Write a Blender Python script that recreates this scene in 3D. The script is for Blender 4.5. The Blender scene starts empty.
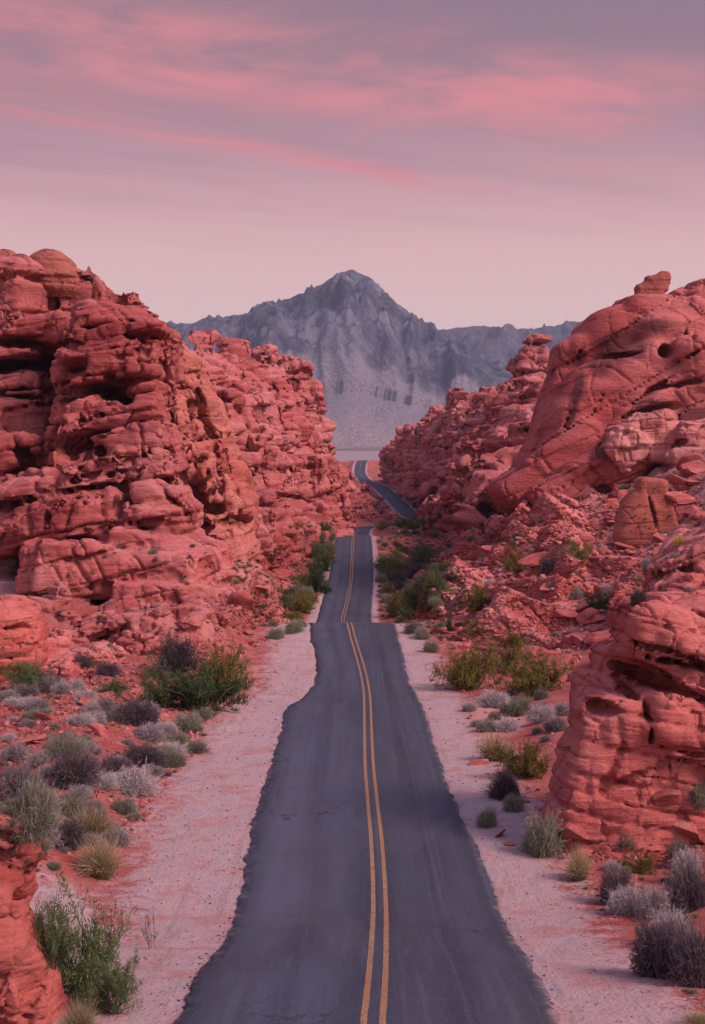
import bpy, math, random, time
import numpy as np
from mathutils import Vector, Matrix, Euler
T0 = time.time()
random.seed(11)
RNG = np.random.default_rng(11)
F, CX, YH = 1500.0, 352.5, 490.0        # focal length in pixels, principal column, horizon row
SC = bpy.context.scene
COL = SC.collection

def P(px, py, d):
    """point at distance d (metres along +Y) seen at a pixel of the photograph"""
    return np.array([(px-CX)*d/F, d, (YH-py)*d/F])

# ------------------------------------------------------------------ noise
def _hash(ix, iy, iz, seed):
    h = (ix.astype(np.uint32)*np.uint32(374761393) + iy.astype(np.uint32)*np.uint32(668265263)
         + iz.astype(np.uint32)*np.uint32(2147483647) + np.uint32((seed*1274126177) & 0xffffffff))
    h ^= h >> np.uint32(13); h *= np.uint32(1274126177)
    h ^= h >> np.uint32(16); h *= np.uint32(2246822519); h ^= h >> np.uint32(13)
    return h

def perlin(p, seed=0):
    p = np.asarray(p, np.float32)
    i = np.floor(p).astype(np.int32); f = p-i
    w = f*f*f*(f*(f*6-15)+10)
    out = np.zeros(len(p), np.float32)
    for dx in (0, 1):
        wx = w[:, 0] if dx else 1-w[:, 0]
        for dy in (0, 1):
            wy = w[:, 1] if dy else 1-w[:, 1]
            for dz in (0, 1):
                wz = w[:, 2] if dz else 1-w[:, 2]
                h = _hash(i[:, 0]+dx, i[:, 1]+dy, i[:, 2]+dz, seed)
                gx = (h & np.uint32(1023)).astype(np.float32)/511.5-1
                gy = ((h >> np.uint32(10)) & np.uint32(1023)).astype(np.float32)/511.5-1
                gz = ((h >> np.uint32(20)) & np.uint32(1023)).astype(np.float32)/511.5-1
                out += wx*wy*wz*(gx*(f[:, 0]-dx)+gy*(f[:, 1]-dy)+gz*(f[:, 2]-dz))
    return out*1.4

def fbm(p, octv=4, seed=0, gain=.5, lac=2.03, ridged=False):
    p = np.asarray(p, np.float32); a = 1.0; s = 0; out = np.zeros(len(p), np.float32)
    for o in range(octv):
        n = perlin(p, seed+o*17)
        if ridged: n = 1-2*np.abs(n)
        out += a*n; s += a; a *= gain; p = p*lac+np.float32(7.3)
    return out/s

def worley(p, seed=0):
    p = np.asarray(p, np.float32)
    i = np.floor(p).astype(np.int32); f = p-i
    F1 = np.full(len(p), 9, np.float32); F2 = F1.copy(); idv = np.zeros(len(p), np.float32)
    for dx in (-1, 0, 1):
        for dy in (-1, 0, 1):
            for dz in (-1, 0, 1):
                h = _hash(i[:, 0]+dx, i[:, 1]+dy, i[:, 2]+dz, seed)
                jx = (h & np.uint32(1023)).astype(np.float32)/1023
                jy = ((h >> np.uint32(10)) & np.uint32(1023)).astype(np.float32)/1023
                jz = ((h >> np.uint32(20)) & np.uint32(1023)).astype(np.float32)/1023
                d = np.sqrt((dx+jx-f[:, 0])**2+(dy+jy-f[:, 1])**2+(dz+jz-f[:, 2])**2)
                m = d < F1
                F2 = np.where(m, F1, np.minimum(F2, d))
                idv = np.where(m, ((h >> np.uint32(5)) & np.uint32(255)).astype(np.float32)/255, idv)
                F1 = np.where(m, d, F1)
    return F1, F2, idv

def _h01(i, j, k, seed):
    return (_hash(i, j, k, seed) & np.uint32(4095)).astype(np.float32)/4095

def joints(p, size, seed, dip=0.0, tall=1.0):
    """rock cut by bedding and two sets of long straight joints: distance to the nearest cut, value and tilt of each block"""
    p = np.asarray(p, np.float32); c, sn = math.cos(dip), math.sin(dip)
    w = fbm(p/(size*2.6), 2, seed+1)*.30; w2 = fbm(p/(size*2.6)+40, 2, seed+2)*.30
    z = -p[:, 0]*sn+p[:, 2]*c; x = p[:, 0]*c+p[:, 2]*sn; y = p[:, 1]
    r = np.random.default_rng(seed); az = r.uniform(.35, .9); ln = r.uniform(-.28, .28)
    b = z/(size*.75*tall)+w; b = b+.38*n1(b*.9, seed+3); bi = np.floor(b).astype(np.int32); bf = b-bi
    st = (_h01(bi, bi*0, bi*0+5, seed)-.5)*.9                       # joints step sideways from bed to bed
    u = (x*math.cos(az)+y*math.sin(az)+ln*z)/(size*1.15)+w2+st; u = u+.38*n1(u*.8+7, seed+4); ui = np.floor(u).astype(np.int32); uf = u-ui
    v = (-x*math.sin(az)+y*math.cos(az)-ln*z)/(size*1.35)-w+st*.7; v = v+.38*n1(v*.8+19, seed+5); vi = np.floor(v).astype(np.int32); vf = v-vi
    eb = np.minimum(bf, 1-bf)*.75*tall; eu = np.minimum(uf, 1-uf)*1.15; ev = np.minimum(vf, 1-vf)*1.35
    h1 = _h01(bi, ui, vi, seed+11); h2 = _h01(bi, ui, vi, seed+12); h3 = _h01(bi, ui, vi, seed+13); h4 = _h01(bi, ui, vi, seed+14)
    tilt = (bf-.5)*(h2*2-1.2)+(uf-.5)*(h3*2-1)+(vf-.5)*(h4*2-1)
    return np.minimum(np.minimum(eb, eu), ev), h1, tilt

def n1(h, seed=0):
    z = np.zeros((len(h), 3), np.float32); z[:, 0] = h; z[:, 1] = .37+seed*3.1
    return perlin(z, seed)

def sstep(a, b, x):
    t = np.clip((x-a)/(b-a), 0, 1); return t*t*(3-2*t)

# ------------------------------------------------------------------ mesh helpers
def link(name, verts, faces, mat=None, parent=None, smooth=True, attrs=None):
    """faces: (N,3) or (N,4) int array, or a list of such arrays"""
    me = bpy.data.meshes.new(name)
    fl = faces if isinstance(faces, list) else [faces]
    fl = [np.asarray(a, np.int32) for a in fl if len(a)]
    me.vertices.add(len(verts)); me.vertices.foreach_set('co', np.asarray(verts, np.float32).ravel())
    lens = np.concatenate([np.full(len(a), a.shape[1], np.int32) for a in fl])
    loops = np.concatenate([a.ravel() for a in fl])
    me.loops.add(len(loops)); me.loops.foreach_set('vertex_index', loops)
    st = np.zeros(len(lens), np.int32); st[1:] = np.cumsum(lens)[:-1]
    me.polygons.add(len(lens)); me.polygons.foreach_set('loop_start', st)
    me.polygons.foreach_set('use_smooth', np.full(len(lens), smooth))
    me.update(calc_edges=True); me.validate()
    if attrs:
        for k, v in attrs.items():
            a = me.attributes.new(k, 'FLOAT', 'POINT'); a.data.foreach_set('value', np.asarray(v, np.float32))
    ob = bpy.data.objects.new(name, me); COL.objects.link(ob)
    if mat: me.materials.append(mat)
    if parent: ob.parent = parent
    return ob

def tag(o, label=None, cat=None, group=None, kind=None):
    if label: o['label'] = label
    if cat: o['category'] = cat
    if group: o['group'] = group
    if kind: o['kind'] = kind
    return o

def empty(name, loc, rz=0):
    o = bpy.data.objects.new(name, None); COL.objects.link(o)
    o.location = loc; o.rotation_euler = (0, 0, rz); o.empty_display_size = .2
    return o

def vnormals(v, q):
    a, b, c, d = v[q[:, 0]], v[q[:, 1]], v[q[:, 2]], v[q[:, 3]]
    fn = np.cross(c-a, d-b); n = np.zeros_like(v)
    for k in range(4):
        for ax in range(3):
            n[:, ax] += np.bincount(q[:, k], fn[:, ax], len(v))
    return n/np.maximum(np.linalg.norm(n, axis=1, keepdims=True), 1e-9)

def subdiv(v, q):
    e = np.concatenate([q[:, [0, 1]], q[:, [1, 2]], q[:, [2, 3]], q[:, [3, 0]]])
    es = np.sort(e, 1); key = es[:, 0].astype(np.int64)*len(v)+es[:, 1]
    uq, inv = np.unique(key, return_inverse=True)
    ea, eb = uq//len(v), uq % len(v)
    nm = len(v); nq = len(q)
    mid = (v[ea]+v[eb])/2; cen = v[q].mean(1)
    inv = inv.reshape(4, nq)+nm; ci = np.arange(nq)+nm+len(uq)
    out = np.concatenate([np.stack([q[:, k], inv[k], ci, inv[k-1]], 1) for k in range(4)])
    return np.concatenate([v, mid, cen]), out

def smooth_verts(v, q, it=1, lam=.5):
    e = np.concatenate([q[:, [0, 1]], q[:, [1, 2]], q[:, [2, 3]], q[:, [3, 0]]])
    e = np.concatenate([e, e[:, ::-1]])
    cnt = np.maximum(np.bincount(e[:, 0], minlength=len(v)), 1)[:, None]
    for _ in range(it):
        s = np.stack([np.bincount(e[:, 0], v[e[:, 1], ax], len(v)) for ax in range(3)], 1)
        v = v+lam*(s/cnt-v)
    return v

# ------------------------------------------------------------------ signed-distance rock modelling
class Rock:
    def __init__(s, lo, hi, vox):
        s.lo = np.array(lo, float); s.vox = vox
        s.n = np.ceil((np.array(hi)-s.lo)/vox).astype(int)+1
        s.D = np.full(s.n, 6*vox+3.0, np.float32)
    def _win(s, c, r):
        a = np.clip(np.floor((c-r-s.lo)/s.vox).astype(int), 0, s.n); b = np.clip(np.ceil((c+r-s.lo)/s.vox).astype(int)+1, 0, s.n)
        if np.any(b <= a): return None
        ax = [s.lo[k]+s.vox*np.arange(a[k], b[k]) for k in range(3)]
        X, Y, Z = np.meshgrid(*ax, indexing='ij')
        return tuple(slice(a[k], b[k]) for k in range(3)), np.stack([X, Y, Z], -1).astype(np.float32)
    def _dist(s, p, c, h, R, kind, rnd):
        q = (p-c.astype(np.float32)) @ R.astype(np.float32)
        h = h.astype(np.float32)
        if kind == 'e':
            k0 = np.linalg.norm(q/h, axis=-1); k1 = np.linalg.norm(q/(h*h), axis=-1)
            return k0*(k0-1)/np.maximum(k1, 1e-6)
        r = rnd*h.min(); q = np.abs(q)-(h-r)
        return np.linalg.norm(np.maximum(q, 0), axis=-1)+np.minimum(q.max(-1), 0)-r
    def add(s, c, h, R=np.eye(3), kind='b', rnd=.55, k=.6):
        c = np.asarray(c, float); h = np.asarray(h, float)
        w = s._win(c, np.linalg.norm(h)*(1.0)+k+2*s.vox)
        if w is None: return
        sl, p = w; d = s._dist(p, c, h, R, kind, rnd); D = s.D[sl]
        g = np.clip(.5+.5*(D-d)/k, 0, 1)
        s.D[sl] = D*(1-g)+d*g-k*g*(1-g)
    def cut(s, c, h, R=np.eye(3), kind='e', rnd=.5, k=.25):
        c = np.asarray(c, float); h = np.asarray(h, float)
        w = s._win(c, np.linalg.norm(h)+k+2*s.vox)
        if w is None: return
        sl, p = w; d = -s._dist(p, c, h, R, kind, rnd); D = s.D[sl]
        g = np.clip(.5-.5*(D-d)/k, 0, 1)
        s.D[sl] = D*(1-g)+d*g+k*g*(1-g)
    # the same in photograph terms: centre pixel + distance, half extents in pixels, half depth in metres
    def B(s, px, py, d, wx, wy, dep, rot=0, yaw=0, kind='b', rnd=.55, k=.6, cut=False, pitch=0):
        R = np.array((Euler((math.radians(pitch), math.radians(-rot), math.radians(yaw)), 'XYZ')).to_matrix())
        if cut:                               # hollows start at the visible face of the rock
            ds = np.arange(s.lo[1]+s.vox, s.lo[1]+s.vox*(s.n[1]-1), s.vox*.5)
            q = np.stack([(px-CX)*ds/F, ds, (YH-py)*ds/F], 1); i = np.round((q-s.lo)/s.vox).astype(int)
            ok = ((i >= 0) & (i < s.n)).all(1); ds, i = ds[ok], i[ok]; hit = s.D[i[:, 0], i[:, 1], i[:, 2]] < 0
            if hit.any(): d = ds[np.argmax(hit)]+dep*.25
        a = (P(px, py, d), np.array([wx*d/F, dep, wy*d/F]), R)
        (s.cut if cut else s.add)(*a, kind=('e' if cut and kind == 'b' else 'b' if kind == 'k' else kind), rnd=rnd, k=k)
    def crevices(s, poly, d, n, seed, wx, wy, dep, rots, k=.25):
        r = np.random.default_rng(seed); xs = [p[0] for p in poly]; ys = [p[1] for p in poly]
        for _ in range(n):
            px, py = r.uniform(min(xs), max(xs)), r.uniform(min(ys), max(ys))
            a, b = rots[r.integers(len(rots))]
            s.B(px, py, d, r.uniform(*wx), r.uniform(*wy), r.uniform(*dep), r.uniform(a, b), kind='k', rnd=.15, cut=True, k=k)
    def roughen(s, amp, scale, seed, aniso=(1, 1, 1), octv=3, ridged=False):
        idx = np.nonzero(np.abs(s.D) < amp*1.6+s.vox*2)
        p = np.stack(idx, 1)*s.vox+s.lo
        s.D[idx] += amp*fbm(p/scale*np.array(aniso), octv, seed, ridged=ridged)
    def blocks(s, depth, size, seed, width=.12, aniso=(1, 1, 1), dip=0, offs=.03, tilt=.10):
        """open joints between blocks: grooves along worley borders"""
        idx = np.nonzero(np.abs(s.D) < depth*1.5+size*.16+s.vox*2)
        p = (np.stack(idx, 1)*s.vox+s.lo).astype(np.float32)
        e, i, t = joints(p, size, seed, dip, 1/aniso[2])
        s.D[idx] += depth*np.exp(-(e/width)**2)+(i-.5)*offs*size-tilt*size*t
    def surface(s):
        D = s.D; n = s.n; S = D < 0
        c = np.zeros(n-1, np.int8)
        for dx in (0, 1):
            for dy in (0, 1):
                for dz in (0, 1):
                    c += S[dx:n[0]-1+dx, dy:n[1]-1+dy, dz:n[2]-1+dz]
        act = (c > 0) & (c < 8)
        idx = np.stack(np.nonzero(act), 1)
        vid = np.full(n-1, -1, np.int32); vid[act] = np.arange(len(idx))
        acc = np.zeros((len(idx), 3)); cnt = np.zeros(len(idx))
        for ax in range(3):
            o1, o2 = [(1, 2), (0, 2), (0, 1)][ax]
            for u in (0, 1):
                for w in (0, 1):
                    a = np.zeros(3, int); a[o1] = u; a[o2] = w; b = a.copy(); b[ax] = 1
                    ia, ib = idx+a, idx+b
                    da, db = D[ia[:, 0], ia[:, 1], ia[:, 2]], D[ib[:, 0], ib[:, 1], ib[:, 2]]
                    m = (da < 0) != (db < 0)
                    t = np.where(m, da/np.where(da == db, 1, da-db), 0)
                    pt = ia.astype(float); pt[:, ax] += t
                    acc += pt*m[:, None]; cnt += m
        v = acc/np.maximum(cnt, 1)[:, None]*s.vox+s.lo
        quads = []
        for ax in range(3):
            o1, o2 = [(1, 2), (2, 0), (0, 1)][ax]
            sl0 = [slice(1, -1)]*3; sl0[ax] = slice(0, n[ax]-1); sl1 = list(sl0); sl1[ax] = slice(1, n[ax])
            A, Bv = S[tuple(sl0)], S[tuple(sl1)]
            m = A != Bv
            e = np.stack(np.nonzero(m), 1)
            e = e+np.array([0 if k == ax else 1 for k in range(3)])
            u = np.zeros(3, int); u[o1] = 1; w = np.zeros(3, int); w[o2] = 1
            def g(x): return vid[x[:, 0], x[:, 1], x[:, 2]]
            q = np.stack([g(e-u-w), g(e-w), g(e), g(e-u)], 1)
            flip = ~A[m]
            q[flip] = q[flip][:, ::-1]
            quads.append(q)
        q = np.concatenate(quads); q = q[(q >= 0).all(1)]
        return v, q

def detail(v, n, S, seed, dip=0.0, strata=1.0, crack=1.0, pits=.5, rough=1.0, blk=1.0):
    """fine relief in metres for a rock whose blocks are about S metres"""
    p = v.astype(np.float32)
    c, sn = math.cos(dip), math.sin(dip)
    q = np.stack([p[:, 0]*c+p[:, 2]*sn, p[:, 1], -p[:, 0]*sn+p[:, 2]*c], 1)
    w1 = fbm(p/(S*1.9), 3, seed); w2 = fbm(p/(S*1.9)+31, 3, seed+5); w3 = fbm(p/(S*3.5)+61, 2, seed+6)
    bedn = np.abs(-n[:, 0]*sn+n[:, 2]*c)
    face = np.clip(1.15-bedn, 0, 1)
    disp = np.zeros(len(p), np.float32)
    # beds of unequal hardness: each stands out or lies back, with a sharp step between
    for k, (fr, am, sd) in enumerate(((1.25, .15, 3), (3.1, .085, 13), (7.0, .022, 23))):
        h = (q[:, 2]/S+(.34, .16, .06)[k]*w1+.10*w2/fr)*fr
        i = np.floor(h); f = h-i
        r0 = (_hash(i.astype(np.int32), i.astype(np.int32)*0+sd, i.astype(np.int32)*0, seed) & np.uint32(1023)).astype(np.float32)/1023
        r1 = (_hash(i.astype(np.int32)+1, i.astype(np.int32)*0+sd, i.astype(np.int32)*0, seed) & np.uint32(1023)).astype(np.float32)/1023
        lay = r0+(r1-r0)*sstep(.78, 1.0, f)-.5
        part = -np.exp(-((np.minimum(f, 1-f))/.055)**2)*(r0 > .45)
        mod = np.clip(.45+1.7*(w2 if k != 1 else w3), 0, 1.25)
        disp += strata*S*am*face*(lay*1.5+.55*part)*mod
    # straight joints: blocks stand out or lie back between them, each with its own tilt
    e, i, t = joints(p, S*1.5, seed+7, dip)
    m1 = np.clip(.65+2.0*w3, .15, 1)
    disp += S*m1*(blk*(.26*(i-.5)+.24*t)-crack*.22*np.exp(-(e/.028)**2))
    e, i, t = joints(p, S*.6, seed+9, dip+.1)
    m2 = np.clip(.35+2.2*w1, .05, 1)
    disp += S*m2*(blk*(.085*(i-.5)+.09*t)-crack*.07*np.exp(-(e/.035)**2))
    e, i, t = joints(p, S*.22, seed+12, dip-.1)
    m3 = np.clip(.1+2.2*w2, 0, 1)
    disp += S*m3*blk*(.022*(i-.5)+.025*t)
    disp += rough*S*(.022*fbm(p/(S*1.1), 4, seed+20, gain=.5)+.008*fbm(p/(S*.22), 4, seed+25, ridged=True, gain=.6))
    if pits > 0:
        a3, b3, i3 = worley(q/S*np.array([.8, .8, 1.6])+11, seed+31)
        sel = (i3 > .66)*np.clip(w1*3+.4, 0, 1)
        disp -= pits*S*.5*sel*(1-sstep(.12, .30, a3))*np.clip(face*1.4, 0, 1)
        a4, b4, i4 = worley(q/S*np.array([2.2, 2.2, 4.2])+17, seed+37)
        sel = (i4 > .80)*np.clip(w2*3+.2, 0, 1)
        disp -= pits*S*.15*sel*(1-sstep(.12, .32, a4))*np.clip(face*1.4, 0, 1)
    return disp

def components(nv, q):
    lab = np.arange(nv)
    e = np.concatenate([q[:, [0, 1]], q[:, [1, 2]], q[:, [2, 3]], q[:, [3, 0]]])
    while True:
        m = np.minimum(lab[e[:, 0]], lab[e[:, 1]]); new = lab.copy()
        np.minimum.at(new, e[:, 0], m); np.minimum.at(new, e[:, 1], m); new = new[new]
        if (new == lab).all(): return lab
        lab = new

def largest(v, q):
    lab = components(len(v), q)[q[:, 0]]; k, n = np.unique(lab, return_counts=True)
    q = q[lab == k[np.argmax(n)]]; u, inv = np.unique(q, return_inverse=True)
    return v[u], inv.reshape(-1, 4)

def finish(rk, name, mat, S, seed, label, cat, sub=1, group=None, cut_below=None, stain_shades=(), pieces=False, **kw):
    v, q = rk.surface()
    if cut_below is not None:                 # drop what is buried well under the ground
        keep = (v[q][:, :, 2] > cut_below(v[q][:, :, 0], v[q][:, :, 1])).any(1)
        q = q[keep]; u, inv = np.unique(q, return_inverse=True); v = v[u]; q = inv.reshape(-1, 4)
    if not pieces: v, q = largest(v, q)
    v = smooth_verts(v, q, 1, .25)
    for _ in range(sub):
        v, q = subdiv(v, q)
    v = smooth_verts(v, q, 1, .3)
    n = vnormals(v, q)
    v = v+n*detail(v, n, S, seed, **kw)[:, None]
    at = None
    if stain_shades:                                # desert varnish patches, plus shade painted over the bluff's lower concavity
        sx, sy = v[:, 0]/v[:, 1]*F+CX, YH-v[:, 2]/v[:, 1]*F; st = np.zeros(len(v))
        for px, py, rx, ry, rot in stain_shades:
            a = math.radians(rot); dx, dy = sx-px, -(sy-py)
            st = np.maximum(st, np.exp(-(((dx*math.cos(a)+dy*math.sin(a))/rx)**2+((-dx*math.sin(a)+dy*math.cos(a))/ry)**2)))
        at = dict(stain=st)
    if pieces:
        lab = components(len(v), q); fl = lab[q[:, 0]]
        for k in np.unique(fl):
            u, inv = np.unique(q[fl == k], return_inverse=True)
            if len(u) < 150: continue
            tag(link(name, v[u], inv.reshape(-1, 4), mat), label, cat, group)
        return None
    o = link(name, v, q, mat, attrs=at)
    tag(o, label, cat, group)
    print('  %-18s %7d verts  %.1fs' % (name, len(v), time.time()-T0))
    return o

# ------------------------------------------------------------------ materials
def srgb(r, g, b):
    f = lambda c: (c/12.92 if c <= .04045 else ((c+.055)/1.055)**2.4)
    return (f(r/255), f(g/255), f(b/255), 1)

class NT:
    def __init__(s, name):
        s.m = bpy.data.materials.new(name); s.m.use_nodes = True
        s.t = s.m.node_tree; s.t.nodes.clear()
        s.out = s.n('ShaderNodeOutputMaterial'); s.b = s.n('ShaderNodeBsdfPrincipled')
        s.t.links.new(s.b.outputs[0], s.out.inputs['Surface'])
        s.b.inputs['Specular IOR Level'].default_value = .15
        s.b.inputs['Roughness'].default_value = .9
    def n(s, typ, **kw):
        nd = s.t.nodes.new(typ)
        for k, v in kw.items(): setattr(nd, k, v)
        return nd
    def put(s, sock, v):
        if isinstance(v, bpy.types.NodeSocket): s.t.links.new(v, sock)
        else: sock.default_value = v
    def coord(s, kind='Object', scale=(1, 1, 1), rot=(0, 0, 0), loc=(0, 0, 0)):
        c = s.n('ShaderNodeTexCoord'); mp = s.n('ShaderNodeMapping')
        s.t.links.new(c.outputs[kind], mp.inputs[0])
        mp.inputs['Scale'].default_value = scale; mp.inputs['Rotation'].default_value = rot; mp.inputs['Location'].default_value = loc
        return mp.outputs[0]
    def noise(s, vec, scale, det=4, rough=.55, dist=0, out=0):
        nd = s.n('ShaderNodeTexNoise'); s.put(nd.inputs['Vector'], vec)
        nd.inputs['Scale'].default_value = scale; nd.inputs['Detail'].default_value = det
        nd.inputs['Roughness'].default_value = rough; nd.inputs['Distortion'].default_value = dist
        return nd.outputs[out]
    def vor(s, vec, scale, feature='F1', out=0, rnd=1):
        nd = s.n('ShaderNodeTexVoronoi', feature=feature); s.put(nd.inputs['Vector'], vec)
        nd.inputs['Scale'].default_value = scale; nd.inputs['Randomness'].default_value = rnd
        return nd.outputs[out]
    def math(s, op, a, b=0.0, c=0.0):
        nd = s.n('ShaderNodeMath', operation=op)
        for k, v in enumerate((a, b, c)): s.put(nd.inputs[k], v)
        return nd.outputs[0]
    def ramp(s, fac, lo, hi, a=0.0, b=1.0, smooth=True):
        nd = s.n('ShaderNodeMapRange'); nd.interpolation_type = 'SMOOTHSTEP' if smooth else 'LINEAR'
        s.put(nd.inputs[0], fac)
        for k, v in zip((1, 2, 3, 4), (lo, hi, a, b)): nd.inputs[k].default_value = v
        return nd.outputs[0]
    def mix(s, fac, a, b, mode='MIX'):
        nd = s.n('ShaderNodeMix', data_type='RGBA', blend_type=mode)
        s.put(nd.inputs[0], fac); s.put(nd.inputs[6], a); s.put(nd.inputs[7], b)
        return nd.outputs[2]
    def attr(s, name, out='Fac'):
        nd = s.n('ShaderNodeAttribute'); nd.attribute_name = name; return nd.outputs[out]
    def bump(s, h, strength, dist, normal=None):
        nd = s.n('ShaderNodeBump'); s.put(nd.inputs['Height'], h)
        nd.inputs['Strength'].default_value = strength; nd.inputs['Distance'].default_value = dist
        if normal is not None: s.put(nd.inputs['Normal'], normal)
        return nd.outputs[0]
    def done(s, color, rough=None, normal=None):
        s.put(s.b.inputs['Base Color'], color)
        if rough is not None: s.put(s.b.inputs['Roughness'], rough)
        if normal is not None: s.put(s.b.inputs['Normal'], normal)
        return s.m

def C(*c): return (*c, 1)

def rock_mat(name, red, pale, dark, scale=1.0, dip=0.0, pale_amt=.5, dust=.35, varnish=.5, bump=1.0, orange=.25):
    t = NT(name); co = t.coord(rot=(0, dip, 0)); inv = 1/scale
    big = t.noise(co, .22*inv, 4, .6)
    mid = t.noise(co, 1.1*inv, 5, .62)
    st = t.coord(scale=(.25, .25, 2.2), rot=(0, dip, 0))
    band = t.noise(st, .8*inv, 5, .65, .35)
    fine = t.noise(co, 9*inv, 6, .7)
    col = t.mix(t.ramp(big, .38, .66), C(*red), C(*pale)) if pale_amt > 0 else C(*red)
    col = t.mix(t.math('MULTIPLY', t.ramp(band, .42, .64), pale_amt), col, C(*pale))
    col = t.mix(t.math('MULTIPLY', t.ramp(t.noise(co, .5*inv, 3), .5, .72), orange), col, C(red[0]*1.15, red[1]*1.5, red[2]*1.15))
    col = t.mix(t.math('MULTIPLY', t.ramp(band, .50, .36), .45), col, C(*dark))
    # desert varnish: dark stains with ragged edges
    vs = t.noise(t.coord(scale=(1, 1, .55), rot=(0, dip, 0), loc=(3, 1, 7)), .33*inv, 6, .68, .6)
    col = t.mix(t.math('MULTIPLY', t.ramp(vs, .58, .72), varnish), col, C(dark[0]*.55, dark[1]*.6, dark[2]*.7))
    stn = t.math('ADD', t.attr('stain'), t.math('MULTIPLY', t.math('SUBTRACT', vs, .5), 1.6))
    col = t.mix(t.ramp(t.math('MULTIPLY', stn, t.ramp(t.attr('stain'), 0, .25)), .35, .8, 0, .8), col, C(.085, .032, .034))
    col = t.mix(t.ramp(fine, .3, .75, .0, .55), col, t.mix(.5, col, C(*dark)))
    # pale dust lying on flat tops
    g = t.n('ShaderNodeNewGeometry'); sep = t.n('ShaderNodeSeparateXYZ'); t.t.links.new(g.outputs['True Normal'], sep.inputs[0])
    du = t.math('MULTIPLY', t.ramp(sep.outputs[2], .55, .98), t.ramp(mid, .4, .65, .25, 1))
    col = t.mix(t.math('MULTIPLY', du, dust), col, C(pale[0]*1.1, pale[1]*1.25, pale[2]*1.3))
    oi = t.n('ShaderNodeObjectInfo')
    hsv = t.n('ShaderNodeHueSaturation'); t.put(hsv.inputs['Color'], col)
    t.put(hsv.inputs['Value'], t.ramp(oi.outputs['Random'], 0, 1, .88, 1.12, False)); hsv.inputs['Saturation'].default_value = 1
    # relief finer than the mesh
    h = t.math('ADD', t.math('MULTIPLY', mid, .8), t.math('MULTIPLY', fine, .3))
    h = t.math('ADD', h, t.math('MULTIPLY', t.noise(st, 3.2*inv, 5, .7, .3), .5))
    nm = t.bump(h, .8*bump, .26*scale)
    return t.done(hsv.outputs[0], .92, nm)

RED, PALE, DARK = (.38, .076, .074), (.56, .205, .195), (.13, .034, .037)
M = {}
M['massif'] = rock_mat('massif_sandstone', RED, PALE, DARK, 2.2, math.radians(8))
M['ridge'] = rock_mat('ridge_sandstone', (.40, .098, .094), (.55, .22, .21), DARK, 5, math.radians(6), varnish=.4)
M['dome'] = rock_mat('dome_sandstone', (.38, .085, .080), (.49, .165, .155), DARK, 3.5, math.radians(25), pale_amt=.25, varnish=.35)
M['outcrop'] = rock_mat('outcrop_sandstone', (.39, .082, .076), (.52, .175, .16), DARK, .9, math.radians(-6), varnish=.35)
M['near'] = rock_mat('roadside_sandstone', (.39, .085, .072), (.50, .16, .135), DARK, .6, math.radians(-10), pale_amt=.3, varnish=.25)
M['lit'] = rock_mat('sunlit_sandstone', (.45, .112, .088), (.56, .22, .18), DARK, 2.4, math.radians(10), pale_amt=.6, varnish=.25, orange=.15)  # the spur's warm orange sunlight is put into its stone colour
M['slab'] = rock_mat('slab_sandstone', (.42, .10, .096), (.57, .235, .22), DARK, 1.8, math.radians(12), varnish=.3)
M['boulder'] = rock_mat('boulder_sandstone', (.39, .09, .08), (.53, .20, .18), DARK, .6, 0, varnish=.25, dust=.45)
M['pale'] = rock_mat('pale_sandstone', (.50, .185, .17), (.58, .27, .25), (.26, .08, .075), 1.4, math.radians(20), varnish=.1)
M['brown'] = rock_mat('brown_sandstone', (.33, .092, .074), (.40, .145, .115), (.12, .042, .04), 1.0, 0, pale_amt=.2, varnish=.4)

def rubble_mat():
    t = NT('rubble_stone'); g = t.n('ShaderNodeNewGeometry'); r = g.outputs['Random Per Island']; n = t.noise(t.coord(), 7, 5, .65)
    rp = t.n('ShaderNodeValToRGB'); t.put(rp.inputs[0], r); e = rp.color_ramp.elements
    e[0].color = C(.22, .065, .06); e[1].color = C(.50, .26, .245); q = e.new(.35); q.color = C(.36, .10, .09); q = e.new(.7); q.color = C(.44, .15, .135)
    return t.done(t.mix(t.ramp(n, .4, .7, 0, .5), rp.outputs[0], C(.20, .07, .065)), .95, t.bump(n, .6, .05))
M['rubble'] = rubble_mat()

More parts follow.
